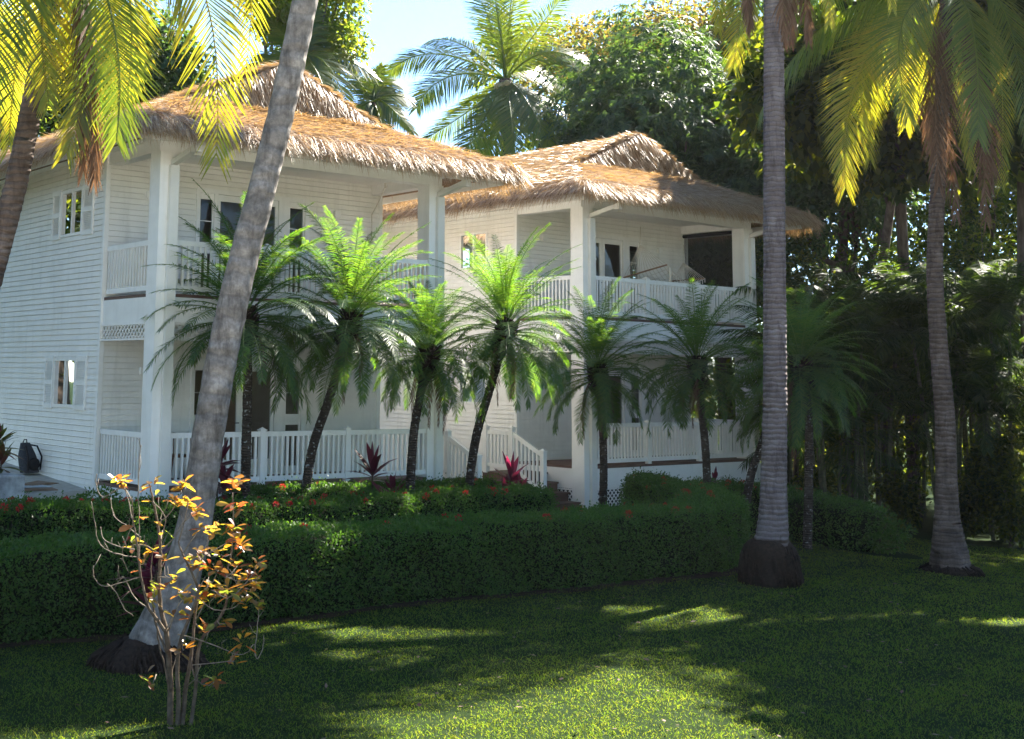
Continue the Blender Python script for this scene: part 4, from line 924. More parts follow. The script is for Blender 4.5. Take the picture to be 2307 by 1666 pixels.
# ------------------------------------------------------------------ broad-leaved trees
def tree(name, label, c, r, nl, leaf, mat, foot=None, lump=8, shell=.35, whorl=0, seed=1, limbs=7, knee=None, asp=.24, group='trees behind the cottages', trad=.22, droop=.2):
    c = np.asarray(c, float); fx, fy = foot if foot else (c[0], c[1]); o = np.array([fx, fy, float(gz(fx, fy))])
    T = thing(name, label, 'tree', o, 0, group); g = np.random.default_rng(seed)
    if whorl:
        p, d = cloud_pts(c-o, r, nl//whorl, shell, lump, seed); k = len(p)
        P = np.repeat(p, whorl, 0); n = len(P); a = g.uniform(0,6.283,n); b = nrm(np.repeat(d,whorl,0)+np.array([0,0,.4]))
        u = nrm(np.cross(b, np.array([.3,.2,1.]))); w = np.cross(b, u)
        Dd = u*np.cos(a)[:,None]+w*np.sin(a)[:,None]+b*g.uniform(0,.8,(n,1))+np.array([0,0,-.55]); Nv = b+g.normal(0,.25,(n,3))
    else:
        P, d = cloud_pts(c-o, r, nl, shell, lump, seed); n = nl
        Dd = d*.5+g.normal(0,.7,(n,3))+np.array([0,0,-.15]); Nv = g.normal(0,.6,(n,3))+np.array([0,0,1.])
    V, Fq = leaves(P, Dd, Nv, leaf*g.uniform(.6,1.2,n), leaf*asp*g.uniform(.75,1.2,n), droop)
    link('crown', mesh_np('leaf_crown', V, Fq), M[mat], T)
    tr = MB(); top = c-o-np.array([0,0,r[2]*.35]); bend = np.array([.25*math.sin(seed),.2,0])
    tr.tube([(0,0,-.15),(0,0,.4),(tuple(top*.5+bend) if knee is None else (0,.3,knee)),tuple(top)], [trad*1.5,trad*1.1,trad*.85,trad*.6], 10)
    for i in range(limbs):
        q = P[g.integers(n)]*.92+top*.08; m = top*.75+(q-top)*.45; tr.tube([tuple(top*g.uniform(.6,1.0)), tuple(m+np.array([0,0,.25])), tuple(q)], [trad*.5,trad*.3,trad*.1], 6)
    tr.build('trunk', M['treebark'], T, True); return T
def pxr(Y, du): return du*Y/F_
def ptree(name, label, u, v, Y, du, dv, nl, leaf, mat, depth=None, **kw):
    return tree(name, label, atY(u, v, Y), (pxr(Y,du), depth or pxr(Y,du)*.8, pxr(Y,dv)), nl, leaf, mat, **kw)
ptree('mango_tree', 'big dense mango tree with drooping blue green leaves behind the farther roof', 1500, 345, 41., 330, 320, 80000, .30, 'mango', whorl=13, lump=30, seed=3, shell=.6, trad=.4, asp=.095)
ptree('mango_tree', 'lower mango tree whose bright top rises left of the tall straight palm', 1640, 450, 39., 200, 270, 40000, .28, 'mango', whorl=13, lump=18, seed=4, shell=.6, trad=.3, asp=.095)
ptree('rust_tree', 'tall tree with rust and olive leaves along the skyline behind the mango', 1430, 130, 50., 330, 125, 26000, .20, 'rust', lump=24, seed=15, shell=.2, asp=.28)
ptree('lime_tree', 'yellow green tree above the nearer roof peak, against the sky', 700, 10, 34., 190, 150, 12000, .17, 'lime', lump=11, seed=6, shell=.2, asp=.3, foot=(-3.5,36.5))
ptree('shade_tree', 'dark leafy tree behind the left eave of the nearer cottage', 350, 150, 35., 230, 220, 20000, .19, 'mango', lump=12, seed=7, shell=.2, asp=.3, foot=(-6.6,36.0), trad=.3)
ptree('shade_tree', 'loose tree seen between the left palm trunk and its hanging fronds', 150, 230, 37., 190, 200, 14000, .2, 'thick', lump=11, seed=8, shell=.2, asp=.3)
ptree('lime_tree', 'bright leafy tree at the far left behind the palm trunk', 10, 200, 30., 120, 200, 5200, .17, 'lime', lump=9, seed=9, shell=.2, asp=.3)
ptree('shade_tree', 'sunlit tree filling the upper right corner above the palm fronds', 2300, 60, 33., 120, 150, 7500, .2, 'lime', lump=10, seed=10, shell=.3, asp=.3)
ptree('shade_tree', 'tall dark tree filling the skyline right of the tall straight palm', 1830, 130, 47., 270, 190, 26000, .26, 'mango', lump=24, seed=21, shell=.2, asp=.24)
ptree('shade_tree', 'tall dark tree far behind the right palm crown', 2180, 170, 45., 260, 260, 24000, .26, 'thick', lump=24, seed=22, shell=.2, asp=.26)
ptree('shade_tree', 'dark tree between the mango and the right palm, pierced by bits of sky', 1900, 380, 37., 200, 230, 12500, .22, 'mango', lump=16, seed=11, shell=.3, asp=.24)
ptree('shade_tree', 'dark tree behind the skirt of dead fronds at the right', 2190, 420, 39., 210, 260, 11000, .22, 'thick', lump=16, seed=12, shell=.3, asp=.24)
# ------------------------------------------------------------------ dark thicket on the right
ARE = []
for s_ in range(4):
    g_ = np.random.default_rng(60+s_); A_m = NP()
    for i in range(11):
        az = i*2.4+g_.normal(0,.3); el = g_.uniform(.5,1.35)
        frond(A_m, arc_path((0,0,0), az, el, g_.uniform(1.9,2.6), g_.uniform(.9,1.5), 12), 34, .5, .018, .3, .6, .3, .15, .018, .1)
    m_ = A_m.mesh('areca_head'); m_.materials.append(M['areca']); ARE.append(m_)
def areca(label, x, y, n, h0, h1, seed):
    g = np.random.default_rng(seed); z = float(gz(x, y)); T = thing('areca_palm', label, 'palm tree', (x, y, z), g.uniform(0,6), 'dark clumped palms in the thicket')
    cn = MB()
    for i in range(n):
        a = g.uniform(0,6.28); r = g.uniform(.1,.55); h = g.uniform(h0,h1); e = r+g.uniform(.1,.7)*h*.2
        p = (r*math.cos(a), r*math.sin(a), -.1); q = (e*math.cos(a), e*math.sin(a), h); cn.tube([p, ((p[0]+q[0])*.45, (p[1]+q[1])*.45, h*.5), q], [.05,.045,.035], 6)
        hd = bpy.data.objects.new('frond_head', ARE[int(g.integers(4))]); COL.objects.link(hd); hd.parent = T; hd.location = q; hd.rotation_euler = (g.normal(0,.2), g.normal(0,.2), g.uniform(0,6.28)); s = g.uniform(.75,1.1); hd.scale = (s,s,s)
    cn.build('canes', M['cane'], T)
AL = ['clumped dark palm right behind the far porch corner of the farther cottage', 'tall clumped palm with arching fronds left of the slim right palm', 'dark clumped palm directly behind the slim right palm trunk', 'clumped palm at the right edge of the thicket, above the round bushes', 'low clumped palm deep in the thicket between sunlit gaps', 'clumped palm with long canes behind the sloping hedge', 'tallest clumped palm deep behind the right palm fronds', 'clumped palm just beyond the right edge of the thicket', 'second clumped palm beyond the right edge of the thicket, farther back']
for i, (u, Y, n, h0, h1) in enumerate(((1800,33.5,8,2.4,5.0),(1960,32.5,9,2.5,5.4),(2130,31.5,8,2.2,5.0),(2270,31.0,8,2.2,5.2),(2050,35.5,8,1.2,3.6),(1880,31.2,7,1.4,3.8),(2200,35.5,8,3.2,6.6),(2480,31.5,8,2.2,5.0),(2680,33.5,8,2.4,5.4))):
    p = atY(u, 1200, Y); areca(AL[i], p[0], Y, n, h0, h1, 70+i)
TL = ['leafy thicket bush behind the sloping hedge', 'broad round bush below the right edge of the thicket', 'thicket bush behind the slim right palm trunk', 'low bush at the thicket foot left of the slim right palm']
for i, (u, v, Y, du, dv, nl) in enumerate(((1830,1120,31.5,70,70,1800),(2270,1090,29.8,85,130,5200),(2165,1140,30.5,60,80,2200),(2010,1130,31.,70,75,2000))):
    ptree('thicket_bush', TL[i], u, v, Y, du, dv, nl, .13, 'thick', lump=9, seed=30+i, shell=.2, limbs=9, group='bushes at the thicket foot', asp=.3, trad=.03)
TT = ['thin dark sapling with loose leaves near the farther cottage side', 'thin sapling in the middle of the thicket', 'thin sapling right of the slim palm', 'thin leaning sapling deep in the thicket']
for i, (u, v, Y, du, dv, nl) in enumerate(((1780,640,36.,90,200,3600),(2000,720,37.,120,210,4200),(2230,700,36.5,110,230,4200),(1900,880,38.,120,170,3600))):
    ptree('sapling', TT[i], u, v, Y, du, dv, nl, .16, 'thick', lump=14, seed=40+i, shell=.1, limbs=12, group='saplings in the thicket', asp=.3, trad=.07)
def thicket_mass(name, x0, x1, y, dy, z1, nl, leaf, mat, seed):
    g = np.random.default_rng(seed); x = g.uniform(x0,x1,nl); yy = y+g.normal(0,dy,nl); zz = -1.2+(z1+1.2)*g.random(nl)**.9
    cl = np.sin(x*1.9+zz*1.1)*np.sin(zz*2.3-x*.7+1)*np.sin(x*.6+2); keep = cl > -.28+.25*g.normal(size=nl)*.6
    P = np.stack([x,yy,zz],1)[keep]; n = len(P)
    V, Fq = leaves(P, g.normal(0,1,(n,3))+np.array([0,0,-.3]), g.normal(0,.8,(n,3))+np.array([0,0,.7]), leaf*g.uniform(.6,1.2,n), leaf*.27*g.uniform(.8,1.2,n), .2)
    tag(link(name, mesh_np(name, V, Fq), M[mat]), 'dense far wall of leaves closing off the garden behind everything', 'thicket', kind='stuff')
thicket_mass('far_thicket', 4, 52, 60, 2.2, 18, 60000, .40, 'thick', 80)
thicket_mass('far_thicket', 6, 30, 41, 1.2, 6.5, 16000, .24, 'lime', 82)  # lime leaf colour stands in for the sunlit bits of the thicket
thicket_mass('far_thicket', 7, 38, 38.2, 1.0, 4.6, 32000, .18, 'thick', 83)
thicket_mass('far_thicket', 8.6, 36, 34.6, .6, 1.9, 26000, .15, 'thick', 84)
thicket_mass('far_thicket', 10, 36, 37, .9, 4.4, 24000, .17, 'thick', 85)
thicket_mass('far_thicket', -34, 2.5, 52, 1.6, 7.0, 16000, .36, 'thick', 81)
# ------------------------------------------------------------------ shrub with yellow and orange leaves in the foreground
def croton():
    Y = 12.15; b = atY(392,1640,Y); o = np.array([b[0], b[1], float(gz(b[0], b[1]))])
    T = thing('leafy_shrub', 'half bare shrub with glowing yellow and orange leaves before the leaning palm', 'shrub', o); g = np.random.default_rng(9)
    st = MB(); tw = MB()
    def pth(pts, dep): return [atY(u, v, Y+dep*(i/(len(pts)-1)))-o for i, (u, v) in enumerate(pts)]
    def go(mb, pts, r0, r1, dep, n=6):
        q = np.array(pth(pts, dep)); k = len(q); s = np.linspace(0,k-1,(k-1)*4+1); i = np.minimum(s.astype(int),k-2); f = (s-i)[:,None]
        gg = lambda j: q[np.clip(j,0,k-1)]; a, b_, c, d = gg(i-1), gg(i), gg(i+1), gg(i+2)
        q = .5*((2*b_)+(-a+c)*f+(2*a-5*b_+4*c-d)*f*f+(-a+3*b_-3*c+d)*f**3); mb.tube(q+g.normal(0,.0022,q.shape), list(np.linspace(r0*.78,r1*.78,len(q))), n)
        if mb is tw and len(q) > 6:
            for _ in range(2):
                i0 = int(g.integers(2,len(q)-1)); dd = q[i0]-q[i0-1]; e1 = q[i0]+np.array([g.normal(0,.05),g.normal(0,.05),g.uniform(.05,.13)])+dd*.5; tw.tube([q[i0], (q[i0]+e1)/2+g.normal(0,.012,3), e1], [.0034,.003,.002], 4)
    for pts, r0, r1, dep in [
        ([(382,1670),(384,1560),(380,1480),(374,1420),(362,1370),(358,1300),(362,1240),(355,1180),(345,1130),(336,1090)],.040,.009,.1),
        ([(408,1670),(418,1560),(430,1480),(438,1400),(446,1345)],.034,.012,.25), ([(398,1670),(402,1580),(400,1490),(408,1440),(430,1385),(446,1330),(432,1290),(412,1250),(402,1220)],.030,.008,-.1),
        ([(425,1660),(440,1560),(450,1450),(490,1400),(512,1350),(508,1300),(520,1250),(525,1180),(524,1110)],.026,.007,.3),
        ([(374,1425),(350,1390),(332,1365),(318,1300),(311,1250),(302,1180),(296,1120)],.022,.007,-.2), ([(376,1470),(356,1420),(345,1370),(340,1300),(343,1240)],.016,.006,.2),
        ([(384,1560),(370,1500),(358,1450),(352,1400)],.014,.006,-.15), ([(430,1480),(440,1530),(470,1545)],.010,.006,-.2)]: go(st, pts, r0, r1, dep, 8)
    for pts, dep in [
        ([(318,1300),(272,1314),(234,1322),(213,1302),(210,1275)],-.2), ([(311,1255),(270,1250),(226,1228),(214,1180),(206,1130)],-.3), ([(303,1238),(262,1230),(232,1214),(227,1188)],.1),
        ([(335,1372),(302,1345),(280,1302),(262,1308)],.2), ([(318,1212),(282,1182),(256,1162),(250,1122)],.2), ([(296,1130),(276,1100),(232,1120),(216,1090),(218,1068)],.1),
        ([(315,1300),(313,1200),(312,1100),(314,1040),(318,1005)],-.2), ([(302,1180),(285,1215),(275,1250),(290,1290)],.2), ([(345,1130),(372,1165),(368,1200),(362,1230)],.1),
        ([(400,1430),(450,1442),(502,1462),(540,1476),(562,1467)],-.2), ([(446,1348),(482,1374),(520,1372),(541,1358)],-.1), ([(374,1420),(402,1365),(440,1310),(456,1250),(478,1200)],.1),
        ([(575,1478),(577,1440),(581,1400),(583,1372)],.1), ([(562,1467),(573,1452),(578,1485),(592,1462),(594,1430)],.1), ([(508,1300),(540,1310),(560,1305)],.1), ([(512,1350),(540,1330),(572,1290),(576,1275)],.1),
        ([(432,1290),(460,1255),(500,1230),(528,1215)],.2), ([(362,1240),(390,1215),(412,1180),(440,1155)],-.1), ([(355,1180),(380,1160),(400,1130),(408,1105)],.1), ([(343,1240),(330,1230),(300,1228)],.1),
        ([(358,1300),(385,1302),(402,1300)],-.1), ([(408,1440),(413,1465)],-.1), ([(358,1370),(350,1345),(345,1325)],-.1), ([(446,1345),(480,1310),(492,1285)],.1), ([(508,1300),(530,1310),(548,1360)],.1), ([(300,1180),(290,1130),(278,1095)],.1),
        ([(430,1500),(500,1492),(527,1490)],-.1), ([(352,1520),(345,1540)],-.1), ([(470,1545),(485,1535)],0), ([(512,1350),(476,1330)],0), ([(240,1315),(262,1335),(280,1372),(300,1388)],.1)]: go(tw, pts, .0075, .0042, dep, 5)
    for u0, v0, u1, v1 in [(520,1250,498,1250),(446,1330,462,1300),(508,1300,535,1275),(541,1358,556,1335),(438,1400,462,1420),(490,1400,508,1405),(380,1420,392,1385),(402,1222,425,1130),(528,1215,548,1240),(560,1305,585,1300),(358,1300,372,1262),(412,1250,452,1190),(362,1240,366,1195),(384,1540,400,1470),(418,1550,452,1500),(440,1400,470,1300)]:
        a, b = atY(u0,v0,Y+.05)-o, atY(u1,v1,Y+g.normal(0,.1))-o; m_ = (a+b)/2+np.array([g.normal(0,.02),0,-.02]); tw.tube([a,m_,b], [.006,.005,.0035], 5)
    st.build('stems', M['shrubstem'], T, True); tw.build('twigs', M['twig'], T, True)
    A = NP()
    for u, v, n in [(278,1085,13),(338,1092,5),(410,1098,10),(530,1090,11),(352,1122,1),(395,1135,9),(440,1150,10),(528,1140,8),(305,1176,3),(478,1192,7),(525,1192,9),(535,1222,12),(300,1228,5),(342,1240,6),(447,1250,10),(440,1275,6),(465,1280,5),(490,1285,4),(576,1272,7),(560,1300,14),(572,1322,9),(386,1302,5),(350,1325,5),(338,1345,4),(412,1335,7),(476,1325,7),(470,1348,8),(515,1335,7),(440,1345,7),(550,1360,5),(583,1366,6),(440,1377,3),(545,1446,7),(413,1462,6),(527,1488,5),(485,1530,7),(340,1535,5),(372,1262,4),(498,1250,5),(556,1335,6),(462,1420,4),(508,1405,4),(392,1385,4),(535,1275,6),(425,1130,5),(452,1190,4),(548,1240,4),(366,1195,3),(322,1280,3),(500,1330,5),(585,1300,4)]:
        c = atY(u, v, Y+g.normal(0,.12))-o; a = np.arange(n)*2.4+g.uniform(0,6); n = int(n*1.25)+1; a = np.arange(n)*2.4+g.uniform(0,6); el = g.uniform(-.5,.9,n)
        Dd = np.stack([np.cos(a)*np.cos(el), np.sin(a)*np.cos(el), np.sin(el)], 1)
        P = np.repeat(c[None,:],n,0)+g.normal(0,.022,(n,3)); V, Fq = leaves6(P, Dd, np.array([0,0,1.])+g.normal(0,.35,(n,3)), g.uniform(.075,.15,n), g.uniform(.019,.033,n), .15); A.add(V, Fq)
    link('leaves', A.mesh('shrub_leaves'), M['croton'], T)
croton()
# ------------------------------------------------------------------ small things round the cottages
def backpack():
    p = glob(1, onplane(1,0,-.24,66,1078)); p[2] = glob(1,(0,4.6,.0))[2]-.0
    T = thing('backpack', 'grey backpack leaning against the side wall of the nearer cottage', 'backpack', p, HP[1][2]+.35)
    mb = MB(); rows = []; nu = 14
    for j in range(9):
        t = j/8; h = .56*t; wx = .19*(1-.45*max(0,t-.55)/.45)*(.9+.1*math.sin(t*3)); d = .15*(1-.6*t**1.5)
        rows += [(wx*math.copysign(abs(math.cos(a))**.6, math.cos(a)), d*math.copysign(abs(math.sin(a))**.7, math.sin(a))+.16*t, h) for a in (2*math.pi*k/nu for k in range(nu))]
    mb.add(rows, [(j*nu+k, j*nu+(k+1)%nu, (j+1)*nu+(k+1)%nu, (j+1)*nu+k) for j in range(8) for k in range(nu)]+[tuple(range(8*nu,9*nu)), tuple(range(nu-1,-1,-1))])
    mb.build('bag', M['pack'], T, True)
    mb = MB(); mb.ell((0,-.11,.16), (.14,.07,.13), 12, 8); mb.build('front_pocket', M['packdark'], T, True)
    mb = MB()
    for s in (-1,1): mb.tube([(s*.09,.12,.52),(s*.14,-.02,.50),(s*.17,-.13,.30),(s*.15,-.12,.05)], .018, 6)
    mb.tube([(-.05,.17,.56),(-.03,.16,.62),(.03,.16,.62),(.05,.17,.56)], .012, 6); mb.build('strap', M['packdark'], T, True)
backpack()
def box_thing(name, label, cat, c, rz, size, mat, bev=.01, wob=0):
    mb = MB(); x, y, z = size[0]/2, size[1]/2, size[2]; n = 8
    prof = [(-x,-y),(0,-y+wob),(x,-y),(x-wob,0),(x,y),(0,y-wob*.5),(-x,y),(-x+wob*.5,0)]
    lay = [(1,0),(1,z-bev),(1-bev/x,z)]
    V = [(a*s, b*s, zz+(.012*math.sin(i*2.1) if wob else 0)) for s, zz in lay for i, (a, b) in enumerate(prof)]
    mb.add(V, [(j*n+k, j*n+(k+1)%n, (j+1)*n+(k+1)%n, (j+1)*n+k) for j in range(2) for k in range(n)]+[tuple(range(2*n,3*n)), tuple(range(n-1,-1,-1))])
    o = mb.build(name, M[mat]); o.location = Vector([float(q) for q in c]); o.rotation_euler = (0,0,rz); return tag(o, label, cat)
p = atY(14,1118,22.9); box_thing('concrete_block', 'weathered white concrete block at the left edge by the backpack', 'block', (p[0]-.12,p[1],float(gz(p[0],p[1]))-.1), HP[1][2]+.1, (.62,.6,.60), 'block', .03)
p = glob(1,(-.62,3.3,-.13)); box_thing('plywood_board', 'brown warped board lying on the side path', 'board', p, HP[1][2]+.5, (.75,.5,.035), 'board', .005, .02)
p = glob(1,(-.95,2.75,-.17)); box_thing('plywood_board', 'second brown board half under the silvery sheet', 'board', p, HP[1][2]-.1, (.9,.45,.03), 'board', .005, .015)
p = glob(1,(-1.05,2.95,-.13)); box_thing('metal_sheet', 'crumpled silvery sheet on the edge of the side path', 'sheet', p, HP[1][2]+.2, (1.0,.5,.02), 'sheet', .004, .03)
def hammock():
    q = lambda u, v, y: glob(2, onplane(2,1,y,u,v))
    f1, n1 = q(1405,626,1.75), q(1503,597,.45); ap1 = q(1442,552,1.15); f2, n2 = q(1515,634,1.75), q(1588,628,.45); ap2 = q(1539,592,1.15)
    o = (n1+f2)/2; T = thing('hammock', 'cream rope hammock slung across the upper porch of the farther cottage', 'hammock', o)
    for a, b in ((f1,n1),(f2,n2)):
        mb = MB(); mb.tube([a-o, b-o], .02, 8); mb.build('spreader_bar', M['spreader'], T)
    for ap, a, b in ((ap1,f1,n1),(ap2,f2,n2)):
        mb = MB()
        for i in range(15): t = i/14; mb.tube([ap-o, (a*(1-t)+b*t)-o], .006, 4)
        mb.tube([ap-o, ap-o+np.array([.02,.02,.45])], .010, 5); mb.build('suspension_ropes', M['rope'], T)
    mb = MB(); n = 16
    S_ = [[(f1*(1-t)+n1*t)*(1-s)+(f2*(1-t)+n2*t)*s-np.array([0,0,.42*4*s*(1-s)*(.55+.45*math.sin(math.pi*t))]) for s in np.linspace(0,1,n)] for t in np.linspace(0,1,13)]
    for row in S_: mb.tube([p_-o for p_ in row], .008, 4)
    for j in range(1, n-1):
        mb.tube([S_[i][j]-o for i in range(13)], .006, 4)
    for i in (0, 12):
        for j in range(n): mb.bar(S_[i][j]-o, S_[i][j]-o-np.array([0,0,.10]), .05, .012)
    mb.build('netting', M['rope'], T)
    p_ = q(1508,600,.45); mb = MB(); mb.tube([p_-o, p_-o+np.array([.02,-.02,-.2]), p_-o+np.array([.0,0,-.42])], [.03,.035,.012], 6); mb.build('tied_rope_end', M['rope'], T)
hammock()
def chair(label, lp, rz, name='round_chair'):
    p = glob(1, lp); T = thing(name, label, 'chair', p, HP[1][2]+rz, 'round dark wood porch chairs')
    mb = MB(); mb.ell((0,0,.46), (.26,.26,.035), 16, 5); mb.build('seat', M['wood'], T, True)
    for sx in (-1,1):
        for sy in (-1,1): mb = MB(); mb.tube([(sx*.14,sy*.14,.45),(sx*.21,sy*.21,0)], [.02,.014], 8); mb.build('leg', M['wood'], T, True)
    mb = MB(); pts = [(.26*math.cos(a), .26*math.sin(a), .86-.04*abs(math.cos(a))) for a in np.linspace(.25,math.pi-.25,9)]; mb.tube(pts, .024, 8)
    for q in pts[::2]: mb.tube([(q[0]*.85,q[1]*.85,.47), q], .011, 6)
    mb.build('backrest', M['wood'], T, True)
chair('dark wood chair on the lower left porch beside the pillar', (1.25,1.35,0), 2.3)
def table(label, lp, r, h):
    p = glob(1, lp); T = thing('round_table', label, 'table', p, 0, 'round tables inside the nearer cottage')
    mb = MB(); mb.tube([(0,0,h-.035),(0,0,h)], r, 20); mb.build('tabletop', M['wood'], T)
    for k in range(4): a = k*1.571+.4; mb = MB(); mb.tube([(.55*r*math.cos(a),.55*r*math.sin(a),h-.03),(.9*r*math.cos(a),.9*r*math.sin(a),0)], [.022,.015], 8); mb.build('leg', M['wood'], T, True)
table('small round wooden table seen through the glass door of the nearer cottage', (2.3,3.3,0), .34, .74)
table('larger round wooden table farther right behind the same glass door', (3.0,3.9,0), .42, .76)
# hook and rope at the right of the upper porch
q = lambda u, v, y: glob(1, onplane(1,1,y,u,v))
mb = MB(); a, b = q(868,420,1.2), q(838,484,2.0); mb.tube([a, (a+b)/2+np.array([0,0,-.04]), b, b+np.array([0,0,-.9])], .012, 5); mb.tube([a+np.array([0,0,.06]), a, a+np.array([.03,0,-.03])], .025, 6)
tag(mb.build('hanging_rope', M['rope']), 'thin rope hanging from a hook on the upper porch of the nearer cottage', 'rope')
# ------------------------------------------------------------------ grass, litter
def in_view(x, y, m=1.8): return (x > -.30*y-m)&(x < .50*y+m)
def hedge_d(x, y):
    d = np.full(x.shape, 9.)
    for pts, w in ((FRONT,.55),(RIGHT,.7),(SECOND,.5)):
        for p in poly(pts, 60): d = np.minimum(d, np.hypot(x-p[0], y-p[1])-w)
    return d
def grass():
    g = np.random.default_rng(2); n = 760000
    y = 10.0*(31/10.0)**g.random(n)**1.0; x = g.uniform(-8,20,n); k = in_view(x, y); x, y = x[k], y[k]
    front = (x+4)*-.54+(y-15.8)*.84 < .2; right = (x > 5.9)&(y < 29.2)
    right &= ~((x < 9.5)&(y > 28.6-(x-6.6)*.85)); k = (front|right); x, y = x[k], y[k]
    k = hedge_d(x, y) > .12; x, y = x[k], y[k]
    pat = np.sin(x*2.3+1)*np.sin(y*2.9)+.6*np.sin(x*5.1-y*4.3)+.5*np.sin(x*11+y*9); k = g.random(len(x)) < .72+.2*pat; x, y = x[k], y[k]; n = len(x)
    P = np.stack([x, y, gz(x, y)-.004], 1); Dd = np.array([0,0,1.])+g.normal(0,.55,(n,3))*np.array([1,1,.2]); Nv = g.normal(0,1,(n,3)); Nv[:,2] *= .3
    cl = .5+.5*np.sin(x*3.7+np.sin(y*2.1)*2)*np.sin(y*4.3+np.sin(x*1.7)*2); L = g.uniform(.022,.06,n)*(.75+.75*cl); tall = g.random(n) < .003; L = np.where(tall, L*2.4, L)
    V, Fq = leaves(P, Dd, Nv, L, (.0017+.00011*y)*g.uniform(.7,1.3,n), .3)
    tag(link('grass', mesh_np('grass', V, Fq), M['grass']), 'short green lawn grass covering the open ground', 'grass', kind='stuff')
grass()
def litter():
    g = np.random.default_rng(4); n = 260; y = g.uniform(11.3,21,n); x = -.26*y+g.random(n)*.7*y; k = hedge_d(x, y) > .1; k &= ((x+4)*-.54+(y-15.8)*.84 < 0); x, y = x[k], y[k]; n = len(x)
    P = np.stack([x, y, gz(x, y)+.045], 1); V, Fq = leaves(P, g.normal(0,1,(n,3))*np.array([1,1,.15]), np.array([0,0,1.])+g.normal(0,.3,(n,3)), g.uniform(.03,.11,n), g.uniform(.008,.024,n), .0)
    tag(link('fallen_leaves', mesh_np('fallen_leaves', V, Fq), M['litter']), 'dry brown leaves scattered over the lawn', 'leaf litter', kind='stuff')
litter()
# ------------------------------------------------------------------ tall trees round the garden; several unseen ones added only to shade the lawn
EXTRA = [
 ('canopy_tree', 'unseen tree added right of the garden, its high limb shading the lawn', (6.4,25.5,14.6), (5.4,2.4,1.9), 36000, (18.5,27.5), 51, 13.5),  # crown out of view, added to keep sun off the left lawn
 ('canopy_tree', 'unseen tree added beyond the right edge to shade the lower right lawn', (15.7,21.2,10.5), (4.0,2.4,2.8), 20000, (19,22), 52, 7),  # added out of view as a sun blocker for the lower right lawn
 ('canopy_tree', 'tall tree standing deep in the thicket above the clumped palms', (13.2,32.2,10.8), (4.3,3.1,4.4), 30000, (13.5,35), 53, 6),
 ('canopy_tree', 'unseen tree added beyond the right edge, its round crown shading the lawn', (15.7,25.5,12.2), (2.3,2.3,1.6), 14000, (18.5,25.5), 61, 8),  # blocker crown, added unseen to darken the right half of the lawn
 ('canopy_tree', 'tall tree right of the slim palm with its crown reaching into the top corner', (16.2,28.6,10.4), (3.4,1.9,2.6), 16000, (19.5,29.5), 60, 6),
 ('canopy_tree', 'slender tree added to shade the lawn, its small flat crown above the thicket', (11.9,29.6,14.7), (2.3,1.1,1.1), 12000, (14.2,35.2), 62, 13.6),  # blocker crown above the frame, added to shade the lawn by the hedge
 ('canopy_tree', 'tall tree at the right end of the thicket with its crown out of the picture', (18.6,31.5,9.5), (4.2,3.2,3.4), 16000, (20.5,32.5), 55, 6),
 ('canopy_tree', 'broad leafy tree at the far right of the lawn, outside the picture', (24,14,4.8), (4.5,5,6), 9000, (24.5,14), 58, 4),
 ('canopy_tree', 'bushy tree closing the right end of the lawn, outside the picture', (27,24,5), (4.5,5,6.2), 9000, (27.5,24), 59, 4),
 ('canopy_tree', 'leafy tree left of the nearer cottage, outside the picture', (-17,31,6.5), (4.5,4.5,5.5), 9000, (-17.5,31.5), 54, 4),
 ('canopy_tree', 'wide leafy tree left of the lawn, facing the nearer cottage side wall', (-15,21,5.5), (4.2,4.5,5.5), 9000, (-15.5,21), 56, 4),
 ('canopy_tree', 'low leafy tree at the left end of the front hedge, outside the picture', (-13.5,12,4.5), (3.8,4.0,4.6), 8000, (-14,12), 57, 3),
]
for nm, lb, c, r, nl, ft, sd, kn in EXTRA: tree(nm, lb, c, r, nl, .34, 'thick', foot=ft, lump=15, seed=sd, shell=.2, asp=.3, group='tall trees above the garden', trad=.15 if sd in (53,62) else .28, limbs=3, knee=kn)
for i, (x, y, h, lb) in enumerate(((-14,-30,6,'round garden tree behind the viewpoint, to the left'),(1,-33,6.5,'round garden tree straight behind the viewpoint'),(15,-31,6,'round garden tree behind the viewpoint, to the right'))):
    tree('garden_tree', lb, (x,y,h), (6.5,4,5.5), 6000, .6, 'lime', lump=12, seed=90+i, shell=.3, asp=.3, group='garden trees behind the viewpoint', trad=.25)
X_, Y_ = np.meshgrid(np.linspace(-24,24,13), np.linspace(-24,7.5,9)); V_ = np.stack([X_, Y_, gz(X_, Y_)+.06], -1).reshape(-1,3)
q_ = (np.arange(8)[:,None]*13+np.arange(12)[None,:]).ravel()[:,None]
tag(link('bounce_terrace', mesh_np('bounce_terrace', V_, np.hstack([q_, q_+1, q_+14, q_+13])), M['bounce_paving']), kind='structure')  # unseen pale floor added behind the camera to bounce sunlight onto the walls
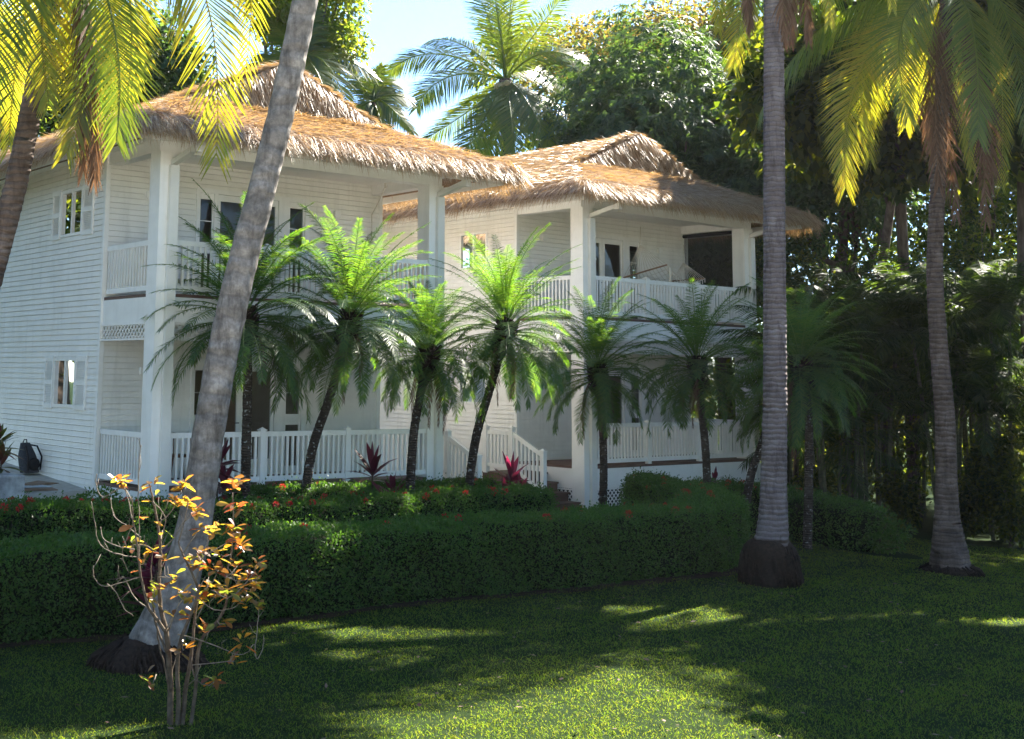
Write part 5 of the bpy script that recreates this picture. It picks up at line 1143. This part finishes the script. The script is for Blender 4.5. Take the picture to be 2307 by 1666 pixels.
# ------------------------------------------------------------------ camera, light, world
cam = bpy.data.cameras.new('camera'); co = bpy.data.objects.new('camera', cam); COL.objects.link(co); S.camera = co
cam.sensor_fit = 'HORIZONTAL'; cam.sensor_width = 36; cam.lens = F_/2307*36
cam.shift_x = (1153.5-CX)/2307; cam.shift_y = (CY-833)/2307; cam.clip_start = .1; cam.clip_end = 3000
cr_, sr_, cp, sp = math.cos(ROLL), math.sin(ROLL), math.cos(PITCH), math.sin(PITCH)
rt = Vector((1,0,0)); up = Vector((0,-sp,cp)); fw = Vector((0,cp,sp))
rt2 = rt*cr_+up*sr_; up2 = up*cr_-rt*sr_
co.matrix_world = Matrix(((rt2.x,up2.x,-fw.x,0),(rt2.y,up2.y,-fw.y,0),(rt2.z,up2.z,-fw.z,EZ),(0,0,0,1)))
hz = MB(); hz.box((-90,-45,-2.6),(90,78,24)); hm, hnt, hout = newmat('air_haze')
pv = nd(hnt, 'VolumePrincipled'); pv.inputs['Color'].default_value = (1,.98,.95,1); pv.inputs['Density'].default_value = HAZE; pv.inputs['Anisotropy'].default_value = .45
hnt.links.new(pv.outputs[0], hout.inputs['Volume'])
tag(hz.build('haze', hm), kind='stuff', label='thin sunlit haze hanging in the garden air', cat='haze')
SAZ, SEL = R(44), R(45)
w = bpy.data.worlds.new('World'); S.world = w; w.use_nodes = True; nt = w.node_tree; nt.nodes.clear()
sk = nt.nodes.new('ShaderNodeTexSky'); sk.sky_type = 'NISHITA'; sk.sun_disc = False; sk.sun_elevation = SEL; sk.sun_rotation = SAZ; sk.air_density = .9; sk.dust_density = 0.0; sk.ozone_density = 5
bg = nt.nodes.new('ShaderNodeBackground'); bg.inputs[1].default_value = .059; ow = nt.nodes.new('ShaderNodeOutputWorld')
nt.links.new(sk.outputs[0], bg.inputs[0]); nt.links.new(bg.outputs[0], ow.inputs[0])
sun = bpy.data.lights.new('sun', 'SUN'); sun.energy = 4.3; sun.angle = R(.55); sun.color = (1,.93,.82)
so_ = bpy.data.objects.new('sun', sun); COL.objects.link(so_)
sd = Vector((math.sin(SAZ)*math.cos(SEL), math.cos(SAZ)*math.cos(SEL), math.sin(SEL))); so_.rotation_euler = sd.to_track_quat('Z','Y').to_euler()
so_.location = (0,60,50)
S.view_settings.view_transform = 'Standard'; S.view_settings.look = 'None'; S.view_settings.exposure = 2.85; S.view_settings.gamma = 1
S.cycles.use_denoising = True; S.cycles.max_bounces = 8; S.cycles.transparent_max_bounces = 12; S.cycles.diffuse_bounces = 4; S.cycles.glossy_bounces = 3; S.cycles.transmission_bounces = 6
S.cycles.caustics_reflective = False; S.cycles.caustics_refractive = False; S.cycles.sample_clamp_indirect = 6
S.render.use_persistent_data = False
